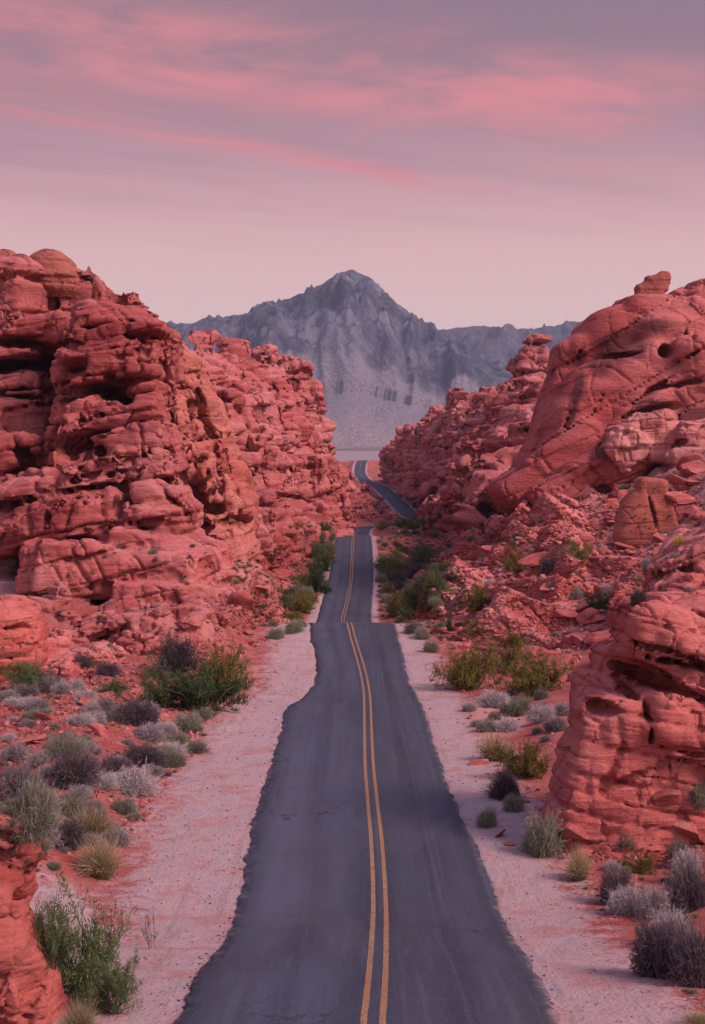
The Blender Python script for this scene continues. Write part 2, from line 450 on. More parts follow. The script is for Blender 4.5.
def ground_mat():
    t = NT('desert_ground'); co = t.coord()
    sh = t.attr('shoulder'); sand = t.attr('sand'); scree = t.attr('scree')
    n0 = t.noise(co, .35, 5, .6); n1_ = t.noise(co, 1.6, 5, .65); n2 = t.noise(co, 9, 5, .7); n3 = t.noise(co, 38, 3, .7)
    red = t.mix(t.ramp(n0, .35, .65), C(.33, .080, .070), C(.42, .14, .125))
    red = t.mix(t.ramp(n2, .5, .72, 0, .6), red, C(.24, .075, .062))
    grav = t.mix(t.ramp(n1_, .35, .68), C(.455, .375, .395), C(.49, .335, .335))
    grav = t.mix(t.ramp(t.noise(t.coord(scale=(2.2, .25, 1)), 1.3, 4, .6), .48, .66, 0, .7), grav, C(.42, .36, .39))
    grav = t.mix(t.ramp(n3, .52, .74, 0, .55), grav, C(.30, .17, .165))
    grav = t.mix(t.ramp(t.noise(co, .55, 5, .7), .50, .62, 0, .5), grav, C(.44, .19, .165))
    grav = t.mix(t.ramp(t.noise(t.coord(scale=(3.2, .12, 1)), 1.0, 3, .6), .58, .68, 0, .45), grav, C(.34, .25, .255))
    edge = t.math('ADD', sh, t.math('MULTIPLY', t.math('SUBTRACT', t.math('ADD', t.math('MULTIPLY', n1_, .55), t.math('MULTIPLY', n2, .45)), .5), 1.7))
    col = t.mix(t.ramp(edge, .35, .62), red, grav)
    stones = t.vor(co, 7.5, 'F1', 1); sd = t.vor(co, 7.5, 'F1', 0)
    sep = t.n('ShaderNodeSeparateColor'); t.put(sep.inputs[0], stones)
    isst = t.math('MULTIPLY', t.ramp(sep.outputs[0], .62, .66), t.ramp(sd, .42, .34))
    scol = t.mix(sep.outputs[1], C(.46, .18, .15), C(.58, .40, .37))
    col = t.mix(t.math('MULTIPLY', isst, t.ramp(t.math('ADD', n0, t.math('MULTIPLY', sh, -.25)), .42, .6, 0, .85)), col, scol)
    col = t.mix(t.ramp(sand, .3, .7), col, t.mix(n1_, C(.54, .31, .285), C(.48, .25, .22)))
    st2 = t.mix(t.ramp(t.noise(co, .9, 6, .7), .4, .62), C(.36, .115, .10), C(.42, .24, .23))
    st2 = t.mix(t.ramp(t.noise(co, 3, 6, .75), .5, .7, 0, .7), st2, C(.2, .09, .09))
    col = t.mix(t.ramp(t.math('ADD', scree, t.math('MULTIPLY', t.math('SUBTRACT', n0, .5), .8)), .3, .7), col, st2)
    pl = t.attr('plain')
    col = t.mix(pl, col, t.mix(t.noise(t.coord(scale=(1, .3, 1)), .01, 5, .6), C(.34, .285, .295), C(.28, .235, .25)))
    h = t.math('ADD', t.math('MULTIPLY', n2, .5), t.math('ADD', t.math('MULTIPLY', n3, .18), t.math('MULTIPLY', isst, .3)))
    h = t.math('ADD', h, t.math('MULTIPLY', n1_, .8))
    return t.done(col, .95, t.bump(h, .9, .16))
M['ground'] = ground_mat()

def road_mat():
    t = NT('worn_asphalt'); co = t.coord(); lat = t.attr('lat')      # lat: -1 left edge, 0 centre line, 1 right edge
    n = t.noise(co, 20, 5, .85); pt = t.noise(t.coord(scale=(1, .10, 1)), .75, 5, .6); big = t.noise(co, .22, 4, .6)
    col = t.mix(t.ramp(pt, .36, .66), C(.019, .026, .048), C(.037, .047, .083))
    # polished wheel tracks run along the lanes
    def track(c, w, a): return t.math('MULTIPLY', t.ramp(t.math('ABSOLUTE', t.math('SUBTRACT', lat, c)), w, w*.25), a)
    tr = t.math('ADD', t.math('ADD', track(-.72, .26, .8), track(-.3, .2, .55)), t.math('ADD', track(.28, .2, .3), track(.74, .2, .4)))
    tr = t.math('MULTIPLY', tr, t.ramp(t.noise(t.coord(scale=(1, .05, 1)), .9, 4, .6), .3, .7, .35, 1))
    col = t.mix(t.math('MULTIPLY', t.ramp(lat, .02, .1, 0, .35), 1.0), col, C(.024, .028, .041))
    col = t.mix(tr, col, C(.072, .088, .138))
    col = t.mix(t.ramp(big, .52, .7, 0, .5), col, C(.040, .040, .050))
    col = t.mix(t.ramp(n, .48, .68, 0, .75), col, C(.13, .135, .16))
    col = t.mix(t.ramp(t.noise(co, 21, 3, .8, out=0), .36, .26, 0, .7), col, C(.012, .013, .018))
    pat = t.vor(t.coord(scale=(.5, .09, 1)), 1.0, 'F1', 1); ps = t.n('ShaderNodeSeparateColor'); t.put(ps.inputs[0], pat)
    col = t.mix(t.ramp(ps.outputs[0], .70, .80, 0, .14), col, C(.026, .029, .040))
    col = t.mix(t.ramp(ps.outputs[1], .74, .84, 0, .12), col, C(.105, .11, .135))
    col = t.mix(t.ramp(t.noise(t.coord(scale=(5.5, .03, 1)), 1.0, 4, .65), .52, .66, 0, .4), col, C(.078, .092, .138))
    # sealed and open cracks
    wv = t.n('ShaderNodeVectorMath', operation='ADD'); t.put(wv.inputs[0], t.coord(scale=(.34, .15, 1)))
    t.put(wv.inputs[1], t.noise(co, .6, 4, .6, out=1))
    ck = t.vor(wv.outputs[0], 1.0, 'DISTANCE_TO_EDGE')
    ckm = t.math('MULTIPLY', t.ramp(ck, .014, .005), t.ramp(t.noise(co, .16, 3), .50, .60))
    col = t.mix(t.math('MULTIPLY', ckm, .8), col, C(.018, .018, .022))
    # sand blown over the edges
    ed = t.math('ADD', t.math('ABSOLUTE', lat), t.math('MULTIPLY', t.math('SUBTRACT', t.noise(co, 1.3, 6, .7), .5), .30))
    col = t.mix(t.ramp(ed, .96, 1.08, 0, .75), col, C(.32, .235, .235))
    h = t.math('ADD', t.math('MULTIPLY', n, .5), t.math('MULTIPLY', ckm, -1.5))
    t.b.inputs['Specular IOR Level'].default_value = .3
    return t.done(col, t.ramp(pt, .3, .7, .72, .85), t.bump(h, .35, .02))
M['road'] = road_mat()

def line_mat():
    t = NT('yellow_road_paint'); co = t.coord()
    w = t.noise(co, 9, 6, .75); w2 = t.noise(t.coord(scale=(1, .2, 1)), .6, 3)
    col = t.mix(t.ramp(w2, .35, .65), C(.30, .165, .085), C(.36, .22, .125))
    wear = t.ramp(t.math('ADD', w, t.math('MULTIPLY', t.math('SUBTRACT', w2, .5), .4)), .47, .64, 0, .85)
    return t.done(t.mix(wear, col, C(.10, .085, .075)), .7)
M['line'] = line_mat()

def plant_mat(name, a, b, var=.25, transl=.2):
    t = NT(name); oi = t.n('ShaderNodeObjectInfo'); hgt = t.attr('tip'); rn = t.attr('rnd')
    col = t.mix(hgt, C(*a), C(*b))
    hsv = t.n('ShaderNodeHueSaturation'); t.put(hsv.inputs['Color'], col)
    t.put(hsv.inputs['Value'], t.math('MULTIPLY', t.ramp(oi.outputs['Random'], 0, 1, 1-var, 1+var, False), t.ramp(rn, 0, 1, .62, 1.38, False)))
    t.put(hsv.inputs['Hue'], t.ramp(rn, 0, 1, .485, .515, False))
    t.put(t.b.inputs['Base Color'], hsv.outputs[0]); t.b.inputs['Roughness'].default_value = .75
    if transl > 0:
        tr = t.n('ShaderNodeBsdfTranslucent'); t.put(tr.inputs[0], hsv.outputs[0])
        mx = t.n('ShaderNodeMixShader'); mx.inputs[0].default_value = transl
        t.t.links.new(t.b.outputs[0], mx.inputs[1]); t.t.links.new(tr.outputs[0], mx.inputs[2])
        t.t.links.new(mx.outputs[0], t.out.inputs['Surface'])
    return t.m
M['sage'] = plant_mat('sage_foliage', (.15, .125, .125), (.30, .28, .285))
M['greysage'] = plant_mat('pale_sage_foliage', (.24, .21, .21), (.52, .49, .50))
M['dark'] = plant_mat('dark_twig_foliage', (.085, .065, .075), (.155, .13, .145))
M['green'] = plant_mat('green_leaf', (.065, .105, .04), (.13, .20, .075), transl=.3)
M['deepgreen'] = plant_mat('deep_green_leaf', (.035, .07, .03), (.085, .15, .055), transl=.3)
M['olive'] = plant_mat('olive_leaf', (.12, .115, .03), (.23, .205, .055), transl=.3)
M['yellow'] = plant_mat('yellow_flower_leaf', (.30, .26, .05), (.52, .42, .07), transl=.3)
M['straw'] = plant_mat('straw_blade', (.13, .13, .06), (.50, .41, .25), transl=.3)
M['sagegreen'] = plant_mat('grey_green_leaf', (.15, .155, .115), (.32, .325, .25), transl=.25)
M['scrub'] = plant_mat('mixed_scrub', (.11, .11, .065), (.26, .25, .16), transl=.25)
M['stem'] = plant_mat('woody_stem', (.10, .075, .06), (.17, .13, .11), transl=0)

def mountain_mat(name, dark, light, fan):
    t = NT(name); co = t.coord()
    n0 = t.noise(t.coord(scale=(1, .6, .5)), .008, 6, .65, .5); n1_ = t.noise(co, .03, 6, .7); n2 = t.noise(co, .1, 4, .7)
    slope = t.attr('fan')
    rock = t.mix(t.ramp(n0, .38, .66), C(*dark), C(*light))
    rock = t.mix(t.ramp(n1_, .48, .66, 0, .8), rock, C(dark[0]*.5, dark[1]*.5, dark[2]*.55))
    rock = t.mix(t.ramp(t.noise(t.coord(scale=(1, .4, .22)), .022, 6, .7, .6), .54, .70, 0, .7), rock, C(light[0]*1.25, light[1]*1.2, light[2]*1.15))
    fanc = t.mix(t.ramp(n2, .4, .7), C(*fan), C(fan[0]*.72, fan[1]*.72, fan[2]*.76))
    fanc = t.mix(t.ramp(t.noise(t.coord(scale=(1, .15, .3)), .02, 5, .6), .48, .7, 0, .6), fanc, C(fan[0]*1.15, fan[1]*1.1, fan[2]*1.05))
    col = t.mix(t.ramp(t.math('ADD', slope, t.math('MULTIPLY', t.math('SUBTRACT', n1_, .5), .7)), .35, .7), rock, fanc)
    col = t.mix(t.math('MULTIPLY', t.attr('base'), t.ramp(n1_, .3, .6, .6, 1)), col, C(.46, .40, .41))
    h = t.math('ADD', n1_, t.math('MULTIPLY', n2, .5))
    return t.done(col, .95, t.bump(h, 1.0, 34))
M['mountain'] = mountain_mat('grey_limestone', (.065, .080, .130), (.24, .265, .345), (.34, .325, .38))
M['backmount'] = mountain_mat('blue_grey_limestone', (.085, .095, .14), (.17, .185, .24), (.26, .25, .29))
def plain_mat(name, col, rough=.7, var=.25):
    t = NT(name); co = t.coord(); n = t.noise(co, 6, 5, .7)
    return t.done(t.mix(t.ramp(n, .35, .7, 0, var), C(*col), C(col[0]*.5, col[1]*.48, col[2]*.46)), rough, t.bump(n, .3, .02))
M['white'] = plain_mat('weathered_white_paint', (.72, .70, .69))
M['steel'] = plain_mat('grey_steel', (.3, .3, .31), .5)
M['crumb'] = plain_mat('broken_asphalt', (.05, .05, .058), .9)

# ------------------------------------------------------------------ road line (functions of distance)
# (row, left edge px, centre line px, right edge px, distance)
ROAD = [(1175, 80, 373, 640, 20), (1024, 171, 373, 557, 27), (1003, 183, 375, 550, 28.4), (970, 202, 377.5, 536, 31.5), (937, 226, 379, 514, 36), (903, 240, 379.5, 495, 41),
        (876, 245, 378.5, 488, 44), (850, 249, 377, 477, 47), (803, 259, 372.5, 455, 54), (770, 271, 369.5, 442, 61), (730, 282, 368, 430, 72),
        (708, 287, 367.5, 423, 80), (697, 303, 367, 417, 86), (680, 316, 364.5, 408.5, 93), (660, 317, 359.5, 404, 102), (640, 312.5, 353.5, 399, 110), (625, 311, 349.5, 395, 115)]
RD = [(20*1.0, *[ (v-CX)*20/F for v in (80, 373, 640)], -(1175-YH)*20/F)]
RD = [(d, (l-CX)*d/F, (c-CX)*d/F, (r-CX)*d/F, (YH-y)*d/F) for y, l, c, r, d in ROAD]
RD.insert(0, (2, -3.6, .2, 3.5, -8.3))
for d, x, w, z in [(130, -.55, 6.6, -12.0), (150, -.75, 6.6, -15.0), (170, -1.0, 6.7, -16.5)]:
    RD.append((d, x-w/2, x, x+w/2, z))
for y, l, c, r, d in [(620, 317, 342.7, 371, 188), (600, 323, 347.6, 372, 205), (580, 328.5, 351, 373, 224), (560, 332, 352, 373, 249), (540, 336, 353, 371.6, 280)]:
    RD.append((d, (l-CX)*d/F, (c-CX)*d/F, (r-CX)*d/F, (YH-y)*d/F))
for d, x, w, z in [(300, .3, 6.7, -9.2), (330, .5, 6.8, -10.6), (365, .7, 6.9, -11.4), (400, .9, 7, -12.1), (450, 1.5, 7, -12.3), (500, 3.2, 7, -12.6), (535, 7, 7.4, -12.9), (565, 14, 7.8, -13.1),
                   (595, 23, 7.6, -13.4), (620, 29, 7.4, -13.5), (660, 28.5, 8.6, -12.4), (700, 25.5, 8.6, -10.3), (750, 23, 8.6, -6.8), (790, 20.6, 8.6, -3.6), (850, 15.6, 8.6, 1.7),
                   (900, 8, 7, 5.5), (950, 4.6, 7, 11.6), (985, 5.2, 7, 16), (1020, 7.2, 7, 20), (1050, 9.5, 7, 20.6), (1100, 14, 7, 18), (1300, 30, 7, 12)]:
    RD.append((d, x-w/2, x, x+w/2, z))
RD = np.array(RD)
def pchip(xk, yk, x):
    h = np.diff(xk); dl = np.diff(yk)/h; m = np.zeros(len(xk))
    w1 = 2*h[1:]+h[:-1]; w2 = h[1:]+2*h[:-1]; ok = dl[:-1]*dl[1:] > 0
    m[1:-1] = np.where(ok, (w1+w2)/np.where(ok, w1/np.where(dl[:-1] == 0, 1, dl[:-1])+w2/np.where(dl[1:] == 0, 1, dl[1:]), 1), 0)
    m[0], m[-1] = dl[0], dl[-1]
    x = np.clip(x, xk[0], xk[-1]); i = np.clip(np.searchsorted(xk, x)-1, 0, len(h)-1); t = (x-xk[i])/h[i]
    return ((2*t**3-3*t**2+1)*yk[i]+(t**3-2*t*t+t)*h[i]*m[i]+(-2*t**3+3*t*t)*yk[i+1]+(t**3-t*t)*h[i]*m[i+1])
def road_at(d):
    d = np.asarray(d, float)
    jit = lambda s: perlin(np.stack([d*1.3, d*0+s, d*0], -1).reshape(-1, 3)).reshape(d.shape)*.07+fbm(np.stack([d*1.9, d*0+s, d*0+3], -1).reshape(-1, 3), 5, 4, gain=.62).reshape(d.shape)*.15 + perlin(np.stack([d*.33, d*0+s, d*0+5], -1).reshape(-1, 3)).reshape(d.shape)*.10
    l, c, r, z = [pchip(RD[:, 0], RD[:, k], d) for k in (1, 2, 3, 4)]
    return l+jit(1.5), c, r+jit(8.5), z

# ------------------------------------------------------------------ terrain
CTL = [  # ground seen at (px, py) at distance d
 (60, 930, 32), (110, 985, 28.5), (100, 860, 41), (20, 862, 42), (150, 780, 53), (0, 785, 56), (40, 740, 63), (120, 740, 64), (205, 720, 71), (0, 705, 76),
 (100, 692, 81), (230, 690, 84), (255, 650, 101), (0, 668, 90), (60, 662, 93), (150, 645, 102), (280, 632, 112), (210, 618, 114), (100, 606, 116), (20, 604, 112), (15, 570, 132),
 (60, 565, 150), (-60, 560, 140), (-120, 640, 100), (-120, 740, 66), (-150, 900, 40), (-300, 480, 140), (-300, 620, 80), (-300, 1000, 26),
 (200, 580, 165), (270, 590, 190), (300, 585, 215), (320, 560, 262), (335, 533, 320), (255, 560, 240), (210, 545, 200), (290, 535, 320), (340, 523, 450), (300, 522, 420), (355, 521, 520),
 (640, 1024, 28), (720, 1010, 29), (620, 900, 38.5), (720, 870, 42), (520, 880, 41), (560, 838, 46), (720, 820, 49), (505, 765, 59), (470, 720, 71), (540, 730, 68), (450, 685, 86),
 (570, 690, 82), (640, 700, 76), (430, 645, 108), (480, 645, 112), (560, 645, 104), (720, 640, 84), (620, 605, 112), (540, 600, 127), (480, 602, 146), (440, 610, 160), (600, 560, 142), (680, 560, 122), (560, 542, 168), (640, 542, 150),
 (720, 520, 135), (520, 512, 215), (600, 492, 195), (660, 472, 188), (720, 448, 182), (460, 560, 232), (420, 585, 215), (400, 562, 262), (440, 532, 330), (485, 530, 270), (400, 532, 345), (388, 524, 430),
 (395, 519, 600), (470, 505, 360), (430, 515, 640), (440, 505, 700), (520, 490, 420), (800, 420, 190), (800, 560, 100), (850, 700, 60), (900, 1000, 28), (1000, 420, 170), (1000, 700, 60),
 (345, 500, 700), (330, 500, 620), (300, 505, 520), (250, 500, 400), (150, 480, 420), (0, 470, 400), (-200, 470, 400),
 (345, 480, 950), (340, 468, 1030), (300, 475, 900), (200, 470, 900), (0, 465, 900), (390, 480, 900), (400, 465, 1000), (450, 470, 900), (600, 450, 900), (600, 470, 500), (800, 430, 500), (900, 440, 1000), (420, 495, 780)]
def uv(px, d): return np.stack([np.asarray(px)/100., np.log(np.asarray(d))*3.0], -1)
_c = np.array([P(*c) for c in CTL])
_px = np.array([c[0] for c in CTL], float); _d = np.array([c[2] for c in CTL], float); _z = _c[:, 2]
for d in np.concatenate([np.geomspace(12, 110, 14), np.geomspace(115, 1060, 34)]):
    l, c, r, z = road_at(np.array([d])); off = 3.5
    for x in (l[0]-off, r[0]+off):
        _px = np.append(_px, x/d*F+CX); _d = np.append(_d, d); _z = np.append(_z, z[0]+.1)
_s = _z/_d                                               # interpolate the apparent slope: gentle everywhere
def _phi(r2): return .5*r2*np.log(r2+1e-12)
_X = uv(_px, _d); _N = len(_X)
_A = np.zeros((_N+3, _N+3)); _A[:_N, :_N] = _phi(((_X[:, None]-_X[None])**2).sum(-1))+np.eye(_N)*.02
_A[:_N, _N] = 1; _A[:_N, _N+1:] = _X; _A[_N, :_N] = 1; _A[_N+1:, :_N] = _X.T
_W = np.linalg.solve(_A, np.concatenate([_s, np.zeros(3)]))
def rbf(px, d):
    px = np.ravel(px); d = np.ravel(d); out = np.empty(len(px))
    for a in range(0, len(px), 40000):
        q = uv(px[a:a+40000], d[a:a+40000])
        r2 = ((q[:, None]-_X[None])**2).sum(-1)
        out[a:a+40000] = _phi(r2)@_W[:_N]+_W[_N]+q@_W[_N+1:]
    return out
DR = np.concatenate([np.exp(np.arange(math.log(5), math.log(1300), .0060)), np.geomspace(1310, 14000, 90)])
PXC = np.arange(-420, 1130, 3.0)
def build_terrain():
    d, px = np.meshgrid(DR, PXC, indexing='ij')
    sh = d.shape
    # control net evaluated on a coarser grid, then interpolated
    rs = slice(None, None, 6); cs = slice(None, None, 6)
    rows = np.unique(np.append(np.arange(0, sh[0], 5), sh[0]-1)); cols = np.unique(np.append(np.arange(0, sh[1], 5), sh[1]-1))
    dc, pc = np.meshgrid(np.minimum(DR[rows], 1100), PXC[cols], indexing='ij')
    g = rbf(pc, dc).reshape(dc.shape)
    g = np.stack([np.interp(np.arange(sh[1]), cols, g[i]) for i in range(len(rows))])
    g = np.stack([np.interp(np.arange(sh[0]), rows, g[:, j]) for j in range(sh[1])], 1)
    x = (px-CX)*d/F
    z = g*np.minimum(d, 1100)
    zf = np.interp(d, [1060, 1300, 2000, 3000, 3600, 14000], [18, 12, 34, 76, 96, 110])
    t = sstep(1040, 1300, d); z = z*(1-t)+zf*t
    l, c, r, zr = [a[:, None] for a in road_at(DR)]
    dist = np.maximum(np.maximum(l-x, x-r), 0)
    inside = (x > l) & (x < r) & (d < 1240)
    pts = np.stack([x.ravel(), d.ravel(), z.ravel()*0], 1)
    side = np.where(x < c, 0., 1.)
    wsh = np.interp(d, [0, 26, 38, 50, 62, 75, 90, 115, 150, 200, 280, 320, 500, 1300], [4.5, 3.3, 2.7, 3.4, 3.2, 3.2, 3.0, 2.6, 1.6, 1.0, 1.1, 1.8, 1.2, 1.2])*np.where(side > 0, .78, 1.1)
    wsh = wsh*(1+.28*perlin(np.stack([x.ravel()*0+side.ravel()*9, d.ravel()*.16, d.ravel()*0], 1)).reshape(sh))
    flat = 1-sstep(.5, 1., dist/(wsh+4))
    z = z*(1-flat)+zr*flat*(d < 1300)+z*flat*(d >= 1300)
    # relief
    steep = np.clip((np.gradient(g, axis=1)*0), 0, 1)
    right = sstep(395, 520, px)*sstep(85, 120, d)*(1-sstep(300, 500, d))
    left = sstep(330, 200, px)*sstep(60, 85, d)*(1-sstep(300, 500, d))
    scree = np.clip(right+.5*left, 0, 1)
    amp = .16+.5*scree+np.clip((d-300)/500, 0, 1)*1.2
    nz = fbm(pts/3.1, 4, 3).reshape(sh)*amp*1.1+fbm(pts/11., 3, 8).reshape(sh)*amp*1.5
    a, b, i = worley(pts/np.array([2.1, 2.1, 1])+.25*np.stack([fbm(pts/2, 2, 5)]*3, 1), 44)
    blockz = ((i-.45)*.9-.5*np.exp(-((b-a)/.12)**2)).reshape(sh)
    nz += scree*(blockz*1.0)*(d < 420)
    nz += .085*fbm(pts/.85, 3, 12, ridged=True).reshape(sh)*(d < 130)
    away = sstep(.0, 1., dist/(wsh+1.5))
    z = z+nz*away*(1-sstep(1300, 2500, d))+ (1-away)*.05*fbm(pts/1.3, 3, 2).reshape(sh)*(dist > 0)
    z = z - .05*sstep(0, .5, dist)*(dist > 0)-.02
    z = np.where((dist > 0) & (dist < .3) & (d < 1240), np.minimum(z, zr-.075), z)
    z = np.where(inside, zr-.12-.22*sstep(0, .35, np.minimum(x-l, r-x)), z)
    shoulder = np.where(dist <= 0, 1, np.clip(1-.5*dist/wsh, 0, 1))*(d < 1200)
    shoulder = np.maximum(shoulder, 1.1*np.exp(-(((px-55)/55)**2+((d-36)/7)**2)))
    sand = np.exp(-(((px-15)/45)**2+((d-125)/18)**2))*1.3+np.exp(-(((px-500)/40)**2+((d-77)/9)**2))*.9
    plain = sstep(1100, 1500, d)
    v = np.stack([x, d, z], -1).reshape(-1, 3)
    idx = np.arange(sh[0]*sh[1]).reshape(sh)
    q = np.stack([idx[:-1, :-1], idx[:-1, 1:], idx[1:, 1:], idx[1:, :-1]], -1).reshape(-1, 4)
    o = link('ground', v, q, M['ground'], attrs=dict(shoulder=shoulder.ravel(), sand=sand.ravel(), scree=scree.ravel(), plain=plain.ravel()))
    tag(o, kind='structure')
    return z
TZ = build_terrain()
LDR = np.log(DR)
def ground_z(x, y):
    x = np.asarray(x, float); y = np.maximum(np.asarray(y, float), 5.1)
    i = np.interp(np.log(y), LDR, np.arange(len(DR))); j = np.clip((x/y*F+CX-PXC[0])/3.0, 0, len(PXC)-1.001)
    i0 = np.clip(i.astype(int), 0, len(DR)-2); j0 = j.astype(int); a = i-i0; b = j-j0
    return (TZ[i0, j0]*(1-a)*(1-b)+TZ[i0+1, j0]*a*(1-b)+TZ[i0, j0+1]*(1-a)*b+TZ[i0+1, j0+1]*a*b)
def groundhit(px, py, lo=16):
    d = np.exp(np.arange(math.log(lo), math.log(1200), .002))
    below = (YH-py)*d/F < ground_z((px-CX)*d/F, d)
    return float(d[np.argmax(below)]) if below.any() else None
print('terrain %.1fs' % (time.time()-T0))

def build_road():
    d = DR[(DR > 6) & (DR < 1250)]
    d = np.sort(np.concatenate([d, (d[1:]+d[:-1])/2]))
    l, c, r, z = road_at(d)
    us = np.concatenate([[-1.02, -1.0], np.linspace(-1, 1, 25)[1:-1], [1.0, 1.02]])
    V, A = [], []
    for k, u in enumerate(us):
        x = np.where(u < 0, c+(c-l)*u, c+(r-c)*u)
        crown = .05*(1-min(1, abs(u))**1.6)
        zz = z+crown+.012*perlin(np.stack([x*.7, d*.35, d*0], 1), 9)
        if k in (0, len(us)-1): zz = zz-.22
        V.append(np.stack([x, d, zz], 1)); A.append(np.full(len(d), max(-1, min(1, u))))
    n = len(us); v = np.stack(V, 1).reshape(-1, 3); at = np.stack(A, 1).ravel()
    idx = np.arange(len(d)*n).reshape(len(d), n)
    q = np.stack([idx[:-1, :-1], idx[:-1, 1:], idx[1:, 1:], idx[1:, :-1]], -1).reshape(-1, 4)
    o = link('road', v, q, M['road'], attrs=dict(lat=at)); tag(o, kind='structure')
    # double yellow centre line
    for off, nm in ((-.17, 'painted_line'), (.17, 'painted_line')):
        hw = .062; V = []
        keep = d < 1060; dd = d[keep]; ll, cc, rr, z2 = road_at(dd)
        for s in (-hw, 0, hw):
            x = cc+off+s+.008*perlin(np.stack([dd*2, dd*0+off, dd*0+s*9], 1), 3)
            u = np.where(x < cc, (x-cc)/(cc-ll), (x-cc)/(rr-cc))
            zz = z2+.05*(1-np.abs(u)**1.6)+.012*perlin(np.stack([x*.7, dd*.35, dd*0], 1), 9)+.006+.00003*dd
            V.append(np.stack([x, dd, zz], 1))
        v = np.stack(V, 1).reshape(-1, 3); idx = np.arange(len(dd)*3).reshape(-1, 3)
        q = np.stack([idx[:-1, :-1], idx[:-1, 1:], idx[1:, 1:], idx[1:, :-1]], -1).reshape(-1, 4)
        p = link(nm, v, q, M['line'], parent=o)
build_road()

# ------------------------------------------------------------------ mountains
def build_mountain(name, mat, crest, y0, depth, base, seed, step, x0, x1, gully=230, fan_at=.50, spur=.38):
    xs = np.arange(x0, x1, step); ts = np.linspace(-.25, 1.0, int(depth*1.25/step))
    ck = np.array([[(px-CX)*y0/F, (YH-py)*y0/F] for px, py in crest])
    X, T = np.meshgrid(xs, ts)
    p = np.stack([X.ravel(), T.ravel()*depth, X.ravel()*0], 1)
    wx = X+60*fbm(p/420, 3, seed).reshape(X.shape)*np.clip(T*3, 0, 1)
    Hc = pchip(ck[:, 0], ck[:, 1], wx.ravel()).reshape(X.shape)
    rel = Hc-base
    sp = fbm(np.stack([p[:, 0]/gully+.3*fbm(p/500, 2, seed+4), p[:, 1]/1500, p[:, 2]], 1), 3, seed+1, ridged=True).reshape(X.shape)
    t = np.clip(np.abs(T)*(1-spur*sp*np.clip(np.abs(T)*3.0, 0, 1)*(1-.85*sstep(.38, .68, np.abs(T)))), 0, 1.2)
    prof = np.where(t < fan_at, 1-t/fan_at*.66, np.maximum(.34*(1-(t-fan_at)/(1-fan_at)), 0)**1.15)
    cl = np.clip(1-t/fan_at, 0, 1)
    # cliff bands: stepped profile on the rock face
    ph = prof+.03*sp
    prof = prof+.006*np.sin(ph*34)*np.clip(cl*3, 0, 1)*np.clip(t*12, 0, 1)
    Z = base+rel*np.maximum(prof, -.02)
    g1 = fbm(np.stack([p[:, 0]/95+.4*fbm(p/260, 2, seed+6), p[:, 1]/420, p[:, 2]], 1), 4, seed+2, ridged=True).reshape(X.shape)
    g2 = fbm(p/55, 4, seed+3, ridged=True).reshape(X.shape)
    rock = np.clip(cl*2.2, 0.03, 1)*np.clip(np.abs(T)*9, .22, 1)
    Z = Z-rel*.022*np.clip(1-np.abs(T)*4, 0, 1)+rel*.13*g1*rock+rel*.055*g2*rock
    dist = y0-T*depth
    v = np.stack([X, dist, Z], -1).reshape(-1, 3)
    idx = np.arange(X.size).reshape(X.shape)
    q = np.stack([idx[:-1, :-1], idx[:-1, 1:], idx[1:, 1:], idx[1:, :-1]], -1).reshape(-1, 4)[:, ::-1]
    fan = sstep(fan_at*.72, fan_at*1.12, t+.10*fbm(p/130, 3, seed+9).reshape(X.shape)+.16*(sp-.2))
    fan = np.maximum(fan, sstep(.40, .56, np.abs(T)))
    o = link(name, v, q, mat, attrs=dict(fan=fan.ravel(), base=sstep(.55, .97, np.clip(T, 0, 1)).ravel())); tag(o, kind='structure')
build_mountain('mountain', M['mountain'], [(-700, 372), (-300, 352), (0, 345), (120, 331), (165, 326), (200, 322), (235, 316), (270, 306), (300, 295), (320, 286), (333, 277.5), (341, 273.5), (352, 271.5), (364, 275), (374, 286),
     (390, 298), (405, 310), (420, 323), (440, 335), (470, 352), (510, 372), (560, 395), (640, 420), (800, 440)], 4700, 1250, 88, 5, 4.6, -1500, 1100)
build_mountain('mountain', M['backmount'], [(250, 400), (340, 360), (400, 338), (435, 331), (455, 328.5), (480, 327), (505, 328.5), (530, 330), (550, 326), (575, 322), (600, 321), (640, 316), (700, 318), (800, 330), (1000, 350)], 6600, 1500, 100, 21, 11.0, -400, 2600, gully=420, spur=.25)
print('mountains %.1fs' % (time.time()-T0))

# ------------------------------------------------------------------ rock formations
def box(pts, pad):
    p = np.array(pts); return p.min(0)-pad, p.max(0)+pad
gz = lambda off: (lambda x, y: ground_z(x, y)-off)

